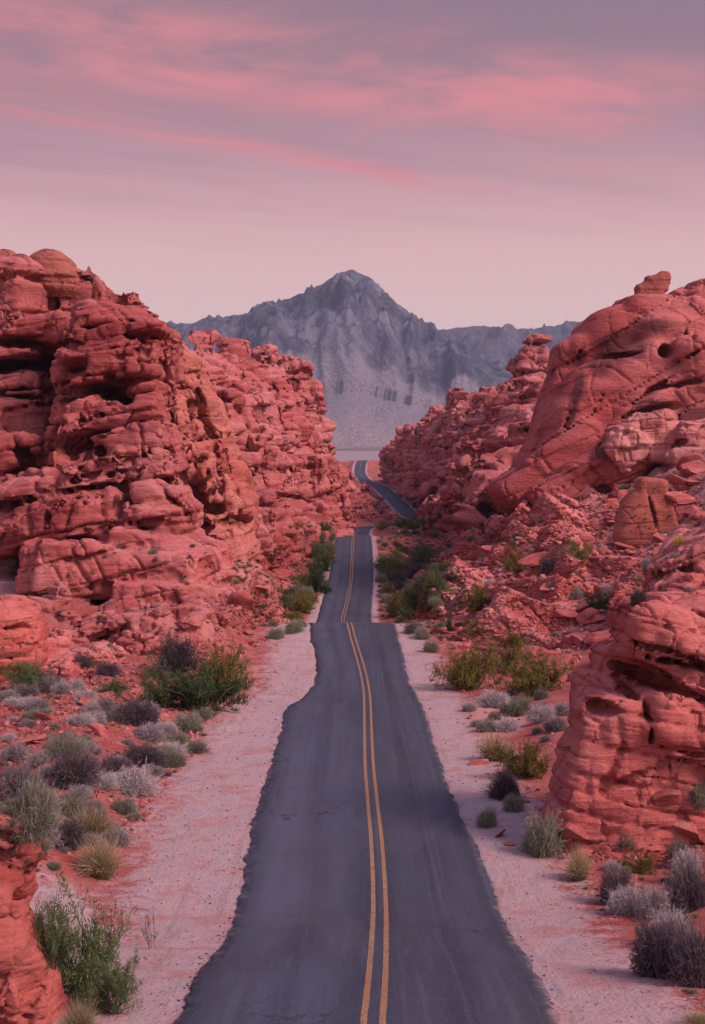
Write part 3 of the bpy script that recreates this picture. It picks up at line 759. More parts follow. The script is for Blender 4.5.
def massif():
    r = Rock((-50, 118, -14), (-10, 188, 30), .3); B = r.B
    # ledged left half
    B(8, 300, 160, 34, 34, 9, 0, 10, rnd=.5); B(38, 305, 158, 20, 38, 8, 0, -15, rnd=.6); B(-30, 330, 160, 50, 60, 10)
    B(48, 333, 152, 30, 13, 8, -3, 0, rnd=.4, k=.2); B(12, 352, 152, 34, 10, 8, 4, 0, rnd=.4, k=.2); B(5, 375, 156, 45, 30, 8)
    B(14, 385, 153, 40, 8, 8, 3, rnd=.4, k=.2); B(10, 408, 154, 42, 9, 9, -2, rnd=.4, k=.2); B(15, 440, 150, 48, 38, 9, 10); B(5, 480, 145, 60, 45, 9)
    # ridge line behind
    B(64, 302, 162, 26, 26, 7, kind='e'); B(84, 320, 164, 28, 40, 8); B(92, 303, 163, 16, 17, 5, 10); B(78, 296, 163, 12, 14, 5, 20)
    B(108, 305, 164, 14, 13, 5, -8); B(122, 306, 163, 12, 12, 4); B(131, 303, 161, 8.5, 11, 3, 12, rnd=.3, k=.2); B(142, 334, 163, 13, 22, 6); B(104, 346, 166, 26, 42, 8)
    B(135, 298.5, 161, 4.5, 7, 2, 24, rnd=.3, k=.2)
    # cavernous middle face
    B(113, 445, 146, 47, 122, 9.5, -7, 0, rnd=.2); B(118, 340, 145, 40, 30, 8, -3, rnd=.6, k=.3)
    for px, py, d, wx, wy, dep, rot in [(119, 366, 142, 43, 12, 7.5, 10), (116, 386, 141.5, 45, 8, 7.0, 8), (123, 404, 141, 43, 9, 7.7, 10), (118, 424, 140, 47, 11, 7.2, 8), (124, 446, 139.5, 49, 13, 7.8, 12), (130, 470, 138.5, 49, 14, 7.4, 6), (142, 492, 138, 42, 16, 7, -14),
                                        (70, 452, 139, 34, 18, 8, 32), (62, 490, 136, 40, 14, 8, 30), (95, 480, 137, 42, 12, 8, 28), (40, 502, 137, 36, 12, 8, 35), (85, 507, 134, 36, 14, 7, 25), (50, 470, 140, 26, 14, 8, 40)]:
        B(px, py, d, wx, wy, dep, rot, rnd=.28, k=.18)
    B(110, 500, 132, 34, 26, 7, 20, 20, rnd=.22, k=.15); B(90, 525, 130, 34, 22, 7, 14, -15, rnd=.2, k=.15); B(125, 528, 128, 38, 24, 6, -8, 15, rnd=.2, k=.15)
    B(150, 515, 131, 32, 34, 6, -18, rnd=.25, k=.15); B(60, 530, 131, 30, 20, 7, 20, rnd=.2, k=.15); B(28, 508, 136, 32, 22, 7, 18, rnd=.3, k=.2); B(15, 540, 132, 26, 18, 6, 6, rnd=.4)
    B(140, 545, 127, 40, 20, 6, -6, rnd=.5, k=.3); B(170, 530, 132, 26, 34, 6, -14, rnd=.5)
    rr = np.random.default_rng(4)
    for _ in range(70):                                  # broken blocks along the foot
        px = rr.uniform(10, 185); py = rr.uniform(478, 552); d = 128+ (552-py)*.09+rr.uniform(-1, 2)
        B(px, py, d, rr.uniform(7, 17), rr.uniform(5, 12), rr.uniform(1, 2.5), rr.uniform(-30, 40), rr.uniform(-40, 40), rnd=.15, k=.12)
    B(40, 430, 163, 80, 120, 5); B(60, 390, 158, 30, 60, 6)
    # hollows
    for a in [(127, 401, 139, 9, 7, 3.5, 5), (72, 367, 142.5, 18, 7, 3.6, 14), (74, 346, 145, 10, 4.5, 3.0, 4), (58, 381, 144, 14, 6, 3.4, 20), (118, 388, 139.5, 15, 3.5, 2.5, 8), (109, 376, 139, 5, 4, 2.5, 0), (100, 391, 138, 15, 4.5, 4.2, -8), (129, 404, 137, 21, 7, 5.5, -8),
              (48, 372, 146, 16, 5, 3, 25), (70, 398, 141, 20, 5, 3, 18), (30, 458, 140, 18, 12, 4, 25), (75, 450, 134.5, 15, 9, 4, 12), (102, 452, 132.5, 9, 6, 3, 0), (140, 379, 138.5, 18, 2.5, 2.5, 16), (110, 325, 139, 26, 1.8, 2, 8),
              (22, 343, 147, 40, 5, 4, -4), (30, 366, 148, 38, 7, 5, 6), (15, 396, 148, 38, 5, 4, 0), (38, 280, 153, 5, 3, 2, 0), (55, 300, 154, 3, 20, 2, -10), (68, 312, 156, 4, 18, 3, 12), (165, 385, 141, 2.5, 28, 3, 12), (180, 440, 139, 2.2, 30, 3, 10),
              (95, 486, 127.5, 16, 3, 2.5, 24), (60, 505, 127.5, 14, 3, 2, 30), (130, 497, 125.5, 1.6, 13, 1.6, 18), (110, 512, 124.5, 12, 3, 2.5, -20), (50, 515, 127, 6, 12, 3, 0), (80, 540, 124, 12, 6, 3, 8), (24, 470, 141, 4, 24, 4, 16)]:
        px, py, d, wx, wy, dep, rot = a
        B(px, py, d, wx*1.1, wy*1.35, dep*1.35, rot, cut=True, k=.3)
    r.crevices([(15, 440), (185, 545)], 130, 34, 3, (8, 24), (.8, 2.0), (1.4, 2.6), [(15, 45), (15, 45), (-65, -40), (70, 100)])
    r.crevices([(60, 315), (165, 440)], 135, 18, 4, (8, 24), (.8, 1.8), (1.2, 2.2), [(-6, 16)])
    r.roughen(.45, 7.0, 5, (1, 1, 1.4)); r.blocks(.5, 8.0, 9, .022, (1, 1, 1.3), math.radians(12), .045, .07); r.blocks(.15, 2.8, 10, .03, (1, 1, 1.3), math.radians(14), .05, .08)
    finish(r, 'rock_formation', M['massif'], 3.0, 3, 'huge cavernous red sandstone massif with dark hollows and ledges, filling the left side', 'rock', cut_below=gz(2.5), dip=math.radians(9), pits=.12, blk=.85, strata=.9, rough=.45)
massif()

def dome_boulder():
    r = Rock((-37, 152, 20), (-24, 168, 29), .2); B = r.B
    B(52, 271, 159, 24, 22, 4.2, 0, kind='e'); B(60, 283, 159, 25, 20, 4.0, -12, rnd=.9); B(45, 281, 159, 18, 14, 3.6, 10, rnd=.9)
    r.roughen(.5, 3, 8)
    finish(r, 'boulder', M['brown'], 1.8, 8, 'big round brown boulder crowning the skyline of the left massif', 'boulder', strata=.8, pits=.6, crack=.6)
    r = Rock((-44, 154, 19), (-32, 172, 28), .22); B = r.B
    B(4, 268, 164, 19, 17, 4, 0, kind='e'); B(-4, 275, 164, 24, 16, 4.5, 4, rnd=.9); B(8, 278, 162, 16, 7, 4, -4, rnd=.9)
    B(8, 266, 159.5, 9, 4, 2.5, -8, cut=True)
    r.roughen(.4, 3, 12)
    finish(r, 'boulder', M['brown'], 1.8, 12, 'dark hooded boulder on the skyline at the far left edge', 'boulder', strata=1, pits=.5)
dome_boulder()

def lit_ridge():
    r = Rock((-40, 136, -16), (-8, 196, 26), .33)
    def B(px, py, d, wx, wy, dep, rot=0, *a, **k): r.B(px, py, d, wx, wy, dep, -rot, *a, **k)
    B(148, 372, 172, 14, 34, 7, -10, rnd=.6); B(163, 376, 176, 12, 32, 7, -12, rnd=.6); B(182, 372, 180, 11, 24, 6, -10, rnd=.6); B(172, 395, 174, 28, 45, 8, -14); B(195, 400, 176, 18, 42, 7, -16)
    B(190, 440, 170, 30, 50, 8, -12); B(212, 440, 172, 18, 45, 7, -16, rnd=.6); B(222, 470, 170, 18, 42, 7, -12, rnd=.6); B(200, 490, 164, 36, 50, 9, -8); B(235, 500, 170, 18, 36, 7, -10)
    B(160, 420, 165, 25, 70, 9, -12); B(170, 500, 160, 40, 60, 9)
    # pillar buttresses in front
    B(182, 470, 146, 11, 78, 4.0, -8, rnd=.7, k=.25); B(168, 440, 148, 9, 60, 4, -9, rnd=.7, k=.25); B(205, 505, 149, 17, 52, 5, -6, rnd=.6, k=.3); B(227, 520, 152, 14, 46, 5, -10, rnd=.6, k=.3)
    B(208, 480, 147, 14, 26, 4, -4, kind='e', k=.3); B(240, 535, 156, 14, 34, 5, -14, rnd=.6, k=.3); B(215, 550, 146, 30, 16, 5, -8); B(200, 540, 144, 8, 24, 3, -10, rnd=.6)
    for a in [(190, 478, 143.5, 4.2, 52, 6, -8), (175, 430, 143.5, 3.2, 50, 5, -9), (212, 508, 142.5, 14, 8, 5, 6), (200, 528, 142, 5, 22, 5, -12), (217, 470, 144, 2.6, 34, 4, -8), (238, 500, 150, 2.5, 30, 3, -12), (176, 395, 167, 3, 30, 3, -20), (197, 392, 170, 3, 14, 3, -25), (165, 372, 170, 3, 20, 3, -14), (207, 430, 165, 4, 14, 3, -20)]:
        px, py, d, wx, wy, dep, rot = a; B(px, py, d, wx, wy, dep, rot, cut=True, k=.3)
    r.crevices([(150, 370), (240, 540)], 150, 30, 5, (8, 24), (.9, 2.2), (1.5, 3), [(95, 112), (95, 112), (10, 30)])
    r.roughen(.5, 6, 25, (1, 1, .8)); r.blocks(.9, 4.0, 19, .04, (1, 1, .35), math.radians(12), .14, .12)
    finish(r, 'rock_formation', M['lit'], 2.4, 23, 'steep sandstone spur tinted orange as if sunlit, with vertical fissures beside the cavernous massif', 'rock', cut_below=gz(2.5), dip=math.radians(10), pits=.08, strata=.7, rough=.5)
lit_ridge()

def apron():
    r = Rock((-32, 100, -14), (-6, 150, 0), .26); B = r.B
    B(120, 572, 124, 84, 26, 8, -4, rnd=.35); B(80, 568, 120, 44, 26, 5, -6, 10, rnd=.25, k=.3); B(170, 560, 128, 56, 26, 8, -12, rnd=.4); B(215, 580, 132, 40, 22, 9, -12, rnd=.4); B(245, 592, 140, 26, 18, 8, -10)
    B(60, 575, 119, 24, 24, 4, -4, 35, rnd=.2, k=.25); B(180, 592, 120, 60, 12, 6, -4)
    r.roughen(.35, 6, 45, (1, 1, 1.5)); r.blocks(.28, 6.0, 49, .018, (1, 1, 1.8), math.radians(14), .035, .05)
    finish(r, 'rock_outcrop', M['slab'], 1.9, 43, 'broad sloping pink slab with a dark blunt left end below the cavernous massif', 'rock', cut_below=gz(1.5), dip=math.radians(14), pits=.03, rough=.6, strata=.5, blk=.6)
    r = Rock((-22, 88, -14), (-8, 112, -3), .2); B = r.B
    B(95, 640, 101, 48, 16, 4, 14, rnd=.35); B(120, 625, 103, 50, 13, 3, 12, rnd=.35, k=.25); B(165, 640, 103, 44, 14, 4, 20, rnd=.35, k=.25); B(150, 655, 100, 46, 12, 3, 22, rnd=.35, k=.25); B(70, 655, 99, 28, 12, 3, 6, rnd=.4); B(190, 650, 104, 24, 12, 4, 14)
    for a in [(110, 634, 97.5, 26, 2.4, 2, 26), (150, 642, 98, 20, 2.2, 2, 24), (56, 638, 97, 3, 12, 3, -20)]:
        px, py, d, wx, wy, dep, rot = a; B(px, py, d, wx, wy, dep, rot, cut=True, k=.25)
    r.roughen(.25, 4, 55); r.blocks(.4, 3.6, 59, .035, (1, 1, 1.6), math.radians(-14), .07, .08)
    finish(r, 'rock_outcrop', M['slab'], 1.5, 53, 'low tilted red slabs split by diagonal cracks right of the left edge boulder', 'rock', cut_below=gz(1.2), dip=math.radians(-18), pits=.03, rough=.5)
    r = Rock((-27, 78, -14), (-14, 96, -3), .16); B = r.B
    B(6, 640, 87, 34, 44, 3.2, 0, kind='e'); B(-5, 650, 87, 42, 38, 3.2, 0, rnd=.8); B(16, 628, 87, 22, 24, 2.8, 24, rnd=.9); B(24, 655, 87, 17, 18, 2.6, 0, rnd=.9)
    B(4, 629, 83.6, 34, 2.2, 1.3, 2, cut=True, k=.3); B(30, 636, 84.6, 4, 5, 1, 0, cut=True, k=.2); B(22, 646, 84.2, 3.2, 4.5, .9, 0, cut=True, k=.2); B(12, 658, 84, 5, 4, .9, 0, cut=True, k=.2); B(36, 650, 85.4, 5, 5, 1.2, 20, cut=True, k=.2)
    r.roughen(.35, 2.5, 65); 
    finish(r, 'boulder', M['near'], 1.3, 63, 'large rounded orange red boulder with pocked holes under a long seam at the left edge', 'boulder', cut_below=gz(1.0), pits=.4, crack=.5)
apron()

def left_rock():
    r = Rock((-9.5, 24.5, -12), (-4.2, 31.5, -5), .075); B = r.B
    B(-14, 985, 28, 60, 80, 1.1, 18, rnd=.5, k=.3); B(10, 985, 27.8, 34, 66, .9, 22, rnd=.5, k=.3); B(25, 1010, 27.6, 34, 34, .8, 14, rnd=.5, k=.2); B(-5, 905, 28, 30, 40, .9, 6, rnd=.7, k=.25)
    B(0, 846, 28, 33, 36, .75, -14, rnd=.6, k=.12); B(15, 842, 28, 22, 24, .6, -34, rnd=.6, k=.12); B(30, 853, 28, 11, 6.5, .4, -14, rnd=.5, k=.1); B(8, 868, 27.9, 20, 20, .6, 20, rnd=.8, k=.12); B(30, 1030, 27.4, 22, 18, .5, 10, rnd=.4, k=.1)
    B(14, 1000, 26.9, 14, 20, .3, -20, rnd=.4, k=.08); B(32, 1000, 27, 12, 9, .3, -6, rnd=.4, k=.06); B(-62, 915, 28.5, 48, 100, 1.3)
    B(6, 857, 27.3, 24, 3, .35, -18, cut=True, k=.1); B(4, 832, 27.35, 18, 5, .25, -30, cut=True, k=.1); B(16, 902, 27.6, 14, 10, .4, 30, cut=True, k=.15); B(24, 985, 26.9, 3, 16, .3, 14, cut=True, k=.06); B(44, 985, 27.1, 12, 2, .3, 24, cut=True, k=.06)
    r.roughen(.22, 1.2, 75, (1, 1, 1.3)); r.blocks(.10, 1.1, 79, .03, (1, 1, 1), math.radians(-15), .05, .06)
    finish(r, 'rock_outcrop', M['near'], .62, 73, 'near red rock with a beak shaped head at the bottom left corner', 'rock', cut_below=gz(.8), dip=math.radians(-14), pits=.12, blk=.5, strata=.6, crack=.8)
left_rock()

def right_outcrop():
    r = Rock((5.0, 41, -14.5), (17.6, 57, -1.5), .12)
    def B(px, py, d, *a, **k): r.B(px, py, d*1.085, *a, **k)
    # sloping apron face
    B(605, 785, 45, 40, 95, 2.0, -16, rnd=.45, k=.4); B(640, 765, 45.5, 56, 80, 2.4, 6, rnd=.5, k=.4); B(580, 790, 44.6, 26, 96, 1.5, -17, rnd=.4, k=.4); B(588, 815, 44.5, 34, 66, 1.6, -18, rnd=.45, k=.3); B(690, 790, 46, 60, 90, 2.5, 0, rnd=.5, k=.4); B(612, 825, 44.2, 48, 36, 1.1, -6, rnd=.5, k=.2)
    # hollowed middle
    B(660, 700, 47, 62, 60, 2.2, 0, rnd=.5); B(600, 700, 46.5, 18, 34, 1.4, 20, rnd=.7, k=.3); B(608, 668, 46.5, 16, 20, 1.2, -10, rnd=.8, k=.2); B(596, 722, 45.8, 18, 16, 1.0, 10, rnd=.8, k=.2); B(632, 705, 45.8, 14, 34, 1.0, -16, rnd=.6, k=.2)
    B(590, 688, 46.2, 9, 14, .9, -20, rnd=.7, k=.15); B(640, 660, 46, 24, 16, 1.4, -12, rnd=.7, k=.2)
    # overhanging cap
    B(672, 625, 45.5, 52, 20, 2.3, -8, rnd=.8, k=.2); B(655, 640, 45, 36, 14, 2.0, 14, rnd=.8, k=.15); B(690, 645, 44.6, 44, 17, 1.8, -14, rnd=.8, k=.15); B(720, 625, 46, 50, 32, 2.4, -4, rnd=.6); B(645, 615, 46.2, 28, 18, 2.0, 12, rnd=.9, k=.3); B(672, 610, 46.4, 20, 14, 1.8, 0, rnd=.9, k=.3)
    B(668, 665, 44.9, 34, 7, 1.6, -20, rnd=.8, k=.12); B(690, 672, 44.8, 34, 8, 1.6, -22, rnd=.8, k=.12)
    # big leaning block
    B(682, 715, 44.0, 44, 34, 1.2, -18, 10, rnd=.5, k=.12); B(700, 745, 44.2, 40, 18, 1.3, -14, rnd=.5, k=.12); B(720, 700, 44.5, 40, 50, 1.5)
    for a in [(602, 710, 44.3, 17, 9, 1.4, 0), (612, 648, 45.0, 5, 6, .7, 0), (592, 664, 45.2, 6, 5, .6, 20), (628, 690, 44.7, 8, 20, 1.3, 24), (640, 674, 44.3, 34, 8, 1.6, -18), (676, 688, 43.6, 38, 6, 1.4, -20), (655, 648, 43.6, 26, 2.6, .7, -14), (700, 662, 43.2, 30, 3, .8, -22),
              (648, 720, 43.4, 5, 26, .8, 8), (686, 752, 42.8, 40, 2.5, .5, -12), (640, 775, 42.9, 26, 1.5, .3, 22), (585, 680, 45.2, 4, 6, .5, 0), (672, 602, 44.6, 10, 2.0, .5, -30), (690, 610, 44.5, 22, 1.8, .6, -24), (618, 760, 43.4, 1.5, 30, .25, -24)]:
        px, py, d, wx, wy, dep, rot = a; B(px, py, d, wx, wy, dep, rot, cut=True, k=.15)
    r.roughen(.22, 2.2, 85, (1, 1, 1.5)); r.blocks(.16, 1.8, 89, .03, (1, 1, 1.3), math.radians(-12), .05, .06)
    finish(r, 'rock_outcrop', M['outcrop'], .85, 83, 'undercut red sandstone outcrop with overhanging cap at the right roadside', 'rock', cut_below=gz(.8), dip=math.radians(-12), pits=.15, rough=.9, blk=.6, crack=.8, strata=.55)
right_outcrop()

def right_dome():
    r = Rock((16, 184, -8), (64, 236, 34), .38); B = r.B
    B(648, 338, 214, 56, 36, 13, 4, kind='e', k=1.5); B(640, 345, 214, 62, 38, 11, 6, rnd=.9, k=1.0); B(655, 320, 214, 42, 18, 10, -2, rnd=.95, k=.8); B(610, 352, 214, 34, 38, 10, 28, rnd=.9, k=1); B(583, 362, 213, 16, 26, 8, 26, rnd=.9, k=.6); B(680, 322, 211, 17, 20, 7, 4, rnd=.8, k=.6)
    B(625, 415, 210, 66, 62, 12, 24, rnd=.6, k=1.2); B(585, 425, 207, 42, 40, 9, 38, rnd=.8, k=.8); B(645, 400, 205, 48, 18, 8, 30, rnd=.9, k=.5); B(620, 430, 203, 52, 16, 8, 34, rnd=.9, k=.5); B(680, 425, 206, 40, 44, 9, 10, rnd=.8, k=.8)
    B(560, 458, 203, 46, 24, 8, 36, rnd=.8, k=.8); B(525, 484, 202, 34, 18, 7, 30, rnd=.7, k=.8); B(575, 478, 199, 56, 18, 7, 30, rnd=.7, k=.6); B(620, 460, 198, 36, 24, 7, 30, rnd=.8, k=.5); B(720, 420, 215, 60, 80, 14)
    B(553, 405, 212, 13, 60, 6, -14, rnd=.7, k=.5); B(540, 440, 212, 12, 40, 6, -24, rnd=.7, k=.5)
    # loose looking slab and the ridge at the right edge
    B(700, 366, 202, 29, 30, 6, -8, rnd=.7, k=.2); B(690, 352, 203, 24, 14, 6, 6, rnd=.8, k=.2); B(715, 330, 222, 40, 44, 10)
    B(700, 312, 218, 24, 24, 7, -6, rnd=.7, k=.4); B(685, 300, 219, 22, 8, 6, 8, rnd=.8, k=.3); B(702, 290, 218, 13, 11, 5, 4, rnd=.9, k=.3); B(640, 303, 212, 22, 4, 5, 3, rnd=.9, k=.3)
    for a in [(618, 356, 200, 36, 1.6, 3, 2), (664, 352, 199, 9, 7, 5, 30), (648, 393, 196.5, 26, 1.8, 3, 34), (660, 410, 196, 36, 6, 3, 12), (602, 446, 194, 5, 5, 2, 0), (588, 460, 193.5, 3, 4, 2, 0), (612, 434, 194.5, 2.4, 2.4, 2, 0),
              (600, 400, 197, 1.4, 14, 2, -32), (580, 352, 205, 3, 8, 2, -22), (566, 425, 203, 1.4, 26, 2, -20), (592, 398, 200, 14, 1.2, 2, 40), (620, 420, 197, 20, 1.2, 2, 36), (690, 335, 204, 2, 22, 4, -4), (672, 386, 199, 24, 1.6, 2.5, 8)]:
        px, py, d, wx, wy, dep, rot = a; B(px, py, d, wx, wy, dep, rot, cut=True, k=.5)
    r.roughen(.8, 9, 105, (1, 1, 1.3)); r.blocks(.5, 11, 109, .012, (1, 1, 1.2), math.radians(30), .03, .03)
    finish(r, 'rock_formation', M['dome'], 3.0, 103, 'smooth domed red sandstone bluff carrying a pointed balanced rock', 'rock', cut_below=gz(2.5), stain_shades=[(622, 345, 42, 20, 14), (655, 325, 30, 12, 0), (600, 362, 16, 18, 0), (690, 415, 36, 14, 6), (655, 408, 30, 10, 14), (575, 400, 8, 40, -14), (605, 450, 18, 10, 30)], dip=math.radians(26), pits=.03, crack=.45, blk=.25, strata=.45, rough=.8)  # dark patches over the lower concavity paint its shade; upper ones are varnish
    # balanced rock
    r = Rock((38, 206, 24), (50, 220, 33), .15); B = r.B
    B(648, 292, 213, 12.5, 9, 1.5, 8, rnd=.5, k=.5); B(655, 287, 213, 11, 10, 1.4, 24, rnd=.4, k=.5); B(661, 281, 213, 7, 7.5, 1.1, 30, rnd=.3, k=.5); B(666.5, 276, 213, 2.5, 4, .7, 30, rnd=.3, k=.4); B(645, 297, 213, 9, 5, 1.3, 0, rnd=.4, k=.3); B(653, 289, 213, 9.5, 12, 1.3, -10, rnd=.3, k=.3); B(662, 281, 213, 5.5, 8, 1.1, -14, rnd=.3, k=.3)
    r.roughen(.3, 2, 125); finish(r, 'balanced_rock', M['brown'], 1.2, 123, 'pointed brown rock balanced on top of the right hand bluff', 'boulder', pits=0, crack=.2, blk=.25, strata=.15)
right_dome()

def slope_rocks():
    g = groundhit(650, 474)+2
    r = Rock((30, g-18, -6), (60, g+18, 14), .26)
    def B(px, py, d, *a, **k): r.B(px, py, d-170+g, *a, **k)
    B(642, 440, 170, 34, 24, 4, 18, rnd=.5); B(625, 450, 168, 22, 18, 3.5, 40, rnd=.5); B(668, 448, 170, 28, 18, 4, -10, rnd=.5); B(650, 425, 171, 22, 12, 3.5, 4, rnd=.6); B(700, 440, 168, 30, 20, 5, 6, rnd=.5, k=.2); B(690, 455, 166, 26, 10, 4, 16, rnd=.5, k=.2)
    B(680, 443, 164, 8, 3.5, 2.5, 20, cut=True, k=.2)
    r.roughen(.5, 3, 135); r.blocks(.4, 3.5, 139, .05)
    finish(r, 'rock_outcrop', M['pale'], 1.6, 133, 'pale pink cracked rock lodged at the foot of the domed bluff', 'rock', cut_below=gz(1.5), pits=.15)
    g = groundhit(640, 545)+1
    r = Rock((17, g-12, -11), (40, g+10, 6), .16)
    def B(px, py, d, wx, wy, dep, rot=0, *a, **k): r.B(px, py, d-129+g, wx, wy, dep, -rot, *a, **k)
    B(640, 518, 129, 24, 33, 2.0, 20, kind='e', k=.3); B(634, 528, 128.6, 19, 25, 1.7, 18, rnd=.9, k=.3); B(650, 497, 129.5, 15, 19, 1.8, 6, rnd=.4, k=.2); B(660, 514, 129.8, 12, 22, 1.7, -10, rnd=.35, k=.1); B(668, 524, 130.2, 8, 14, 1.4, -16, rnd=.3, k=.1)
    B(653, 512, 127.4, 1.4, 24, .8, -14, cut=True, k=.12)
    r.roughen(.12, 2.5, 145); finish(r, 'boulder', M['brown'], 1.5, 143, 'tall smooth brown boulder standing on the scree below the pale cracked rock', 'boulder', cut_below=gz(1.2), pits=0, crack=.3, blk=.2, strata=.2, rough=.6)
    g = groundhit(690, 602)+3
    r = Rock((16, g-14, -12), (44, g+16, 4), .2)
    def B(px, py, d, *a, **k): r.B(px, py, d-108+g, *a, **k)
    B(690, 572, 108, 36, 22, 4, 26, rnd=.5); B(715, 555, 109, 40, 26, 5, 24, rnd=.5); B(675, 588, 106, 24, 16, 3.5, 20, rnd=.5); B(700, 592, 105, 40, 14, 3, 8, rnd=.5)
    B(690, 568, 104.5, 6, 5, 1.4, 0, cut=True, k=.2); B(694, 575, 104, 18, 1.6, 1.2, 24, cut=True, k=.15)
    r.roughen(.5, 3.2, 155); r.blocks(.35, 3, 159, .05, dip=math.radians(24))
    finish(r, 'rock_outcrop', M['slab'], 1.5, 153, 'sloping red rock at the right edge above the undercut outcrop', 'rock', cut_below=gz(1.2), dip=math.radians(24), pits=.2)
slope_rocks()

def ridge(name, crest, base, vox, seed, n, smin_, smax_, label, mat, S, extra=None, grow=(1, 1), dip=0.0, bulge=.10, lo=None, hi=None, thick=18, core=True, sub=1, onground=False, group=None, **kw):
    cr = np.array([P(*c) for c in crest]); ba = np.array([P(*c) for c in base])
    def along(pts, s):
        u = np.linspace(0, 1, len(pts)); return np.stack([np.interp(s, u, pts[:, k]) for k in range(3)], -1)
    l, h = box(list(cr)+list(ba), 8); l[2] -= 2; h[1] += thick
    r = Rock(lo if lo is not None else l, hi if hi is not None else h, vox)
    rr = np.random.default_rng(seed)
    # core of the hill
    for s in (np.linspace(0, 1, 26) if core else ()):
        c, b = along(cr, s), along(ba, s); H = c[2]-b[2]
        for t in np.linspace(0, 1, 11):
            p = b+(c-b)*t; gr = np.interp(s, [0, .5, 1], [grow[0], 1, grow[1]]); rad = max(smax_*.7, .09*H)*gr
            q = p+np.array([0, 1, 0])*rad*.9-np.array([0, 0, 1])*rad*(.75+.5*t)
            r.add(q, np.array([rad*1.1, rad*1.3, rad*.9]), kind='e', k=vox*3)
    for i in range(n):
        s, t = rr.random(), rr.random()**1.1
        c, b = along(cr, s), along(ba, s); H = np.linalg.norm(c-b)
        p = b+(c-b)*t
        z = (smin_+(smax_-smin_)*rr.random()**1.8)*np.interp(s, [0, .5, 1], [grow[0], 1, grow[1]])
        hb = np.array([z*rr.uniform(.8, 1.7), z*rr.uniform(.8, 1.4), z*rr.uniform(.55, 1.25)])
        R = np.array(Euler((rr.normal(0, .22), dip+rr.normal(0, .28), rr.uniform(-.9, .9))).to_matrix())
        q = p+np.array([0, .25, -.45])*z
        if onground and seed == 403 and 596 < q[0]/q[1]*F+CX < 690 and 480 < YH-q[2]/q[1]*F < 575: continue
        if onground: q[2] = float(ground_z(q[0], q[1]))-.1*z; hb *= np.array([1.15, 1.0, .8])
        if t > .85: q[2] -= hb[2]*.6
        r.add(q, hb, R, rnd=rr.uniform(.08, .38), k=vox*.5)
    if extra: extra(r.B)
    if core: r.crevices([(min(p[0] for p in crest+base)-4, min(p[1] for p in crest)+4), (max(p[0] for p in crest+base), max(p[1] for p in base))], 0, 60, seed+7, (5, 16), (.5, 1.3), (2.0, 5.0), [(94, 125), (94, 125), (60, 85), (-12, 25)], k=vox*.6)
    r.roughen(vox*.9, S*2.0, seed+1)
    if core: r.blocks(vox*2.6, S*1.5, seed+2, .04, (1, 1, .55), dip, .16, .14); r.blocks(vox*1.2, S*.7, seed+3, .04, (1, 1, 1.0), dip, .10, .12)
    return finish(r, name, mat, S, seed, label, 'rock', cut_below=gz(S*1.2), dip=dip, sub=sub, pieces=onground, group=group, **kw)

def left_ridge_extra(B):
    B(203, 354, 285, 12, 24, 5, -4, rnd=.4, k=.5); B(201, 345, 286, 8, 15, 4, 0, rnd=.4, k=.5); B(208, 345, 286, 6, 14, 3, -14, rnd=.4, k=.5)
    B(235, 360, 330, 12, 18, 5, 0, rnd=.5, k=.5); B(231, 352, 331, 6, 8, 3, 0, rnd=.6, k=.4); B(241, 352, 331, 5, 8, 3, 0, rnd=.6, k=.4); B(262, 362, 355, 12, 14, 5, 0, rnd=.5, k=.5); B(257, 356, 356, 6, 7, 3, rnd=.6, k=.4); B(268, 356, 357, 6, 7, 3, rnd=.6, k=.4)
    B(284, 388, 388, 10, 32, 6, -6, rnd=.5, k=.5); B(296, 396, 390, 9, 36, 6, -6, rnd=.5, k=.5); B(303, 400, 394, 8, 33, 6, -8, rnd=.6, k=.5); B(308, 418, 400, 7, 23, 5, 12, rnd=.6, k=.5); B(282, 362, 388, 8, 8, 4, rnd=.7, k=.4); B(293, 364, 389, 6, 7, 4, rnd=.7, k=.4); B(305, 370, 391, 8, 8, 4, rnd=.7, k=.4)
    B(245, 403, 305, 13, 10, 3.5, 4, rnd=.8, k=.4); B(252, 390, 312, 9, 6, 2.5, 12, rnd=.8, k=.4); B(266, 408, 318, 8, 8, 2.5, 0, rnd=.8, k=.4); B(272, 478, 280, 22, 14, 5, -14, rnd=.8, k=.4); B(265, 470, 280, 16, 10, 4, 20, rnd=.8, k=.4)
    B(320, 452, 470, 7, 18, 6, 16, rnd=.6, k=.5); B(298, 480, 330, 14, 12, 4, 10, rnd=.8, k=.4); B(246, 512, 225, 16, 16, 4, -12, rnd=.7, k=.4)
ridge('rock_formation', [(170, 345, 255), (190, 350, 275), (204, 348, 288), (220, 360, 310), (236, 358, 332), (252, 364, 348), (266, 364, 360), (276, 372, 390), (290, 378, 395), (300, 390, 402), (307, 414, 420), (316, 440, 480)],
      [(200, 545, 205), (225, 552, 215), (245, 555, 225), (262, 550, 240), (275, 545, 260), (290, 535, 290), (300, 530, 320), (311, 525, 350), (322, 523, 400), (331, 522, 450), (338, 521, 490), (344, 520, 540)],
      .62, 203, 620, 1.2, 6.5, 'rugged red ridge of blocky crags descending toward the far bend of the road', M['ridge'], 5.2, left_ridge_extra, grow=(1, .42), dip=math.radians(10), thick=30, pits=0, rough=.5, lo=(-52, 198, -16), hi=(12, 560, 50))
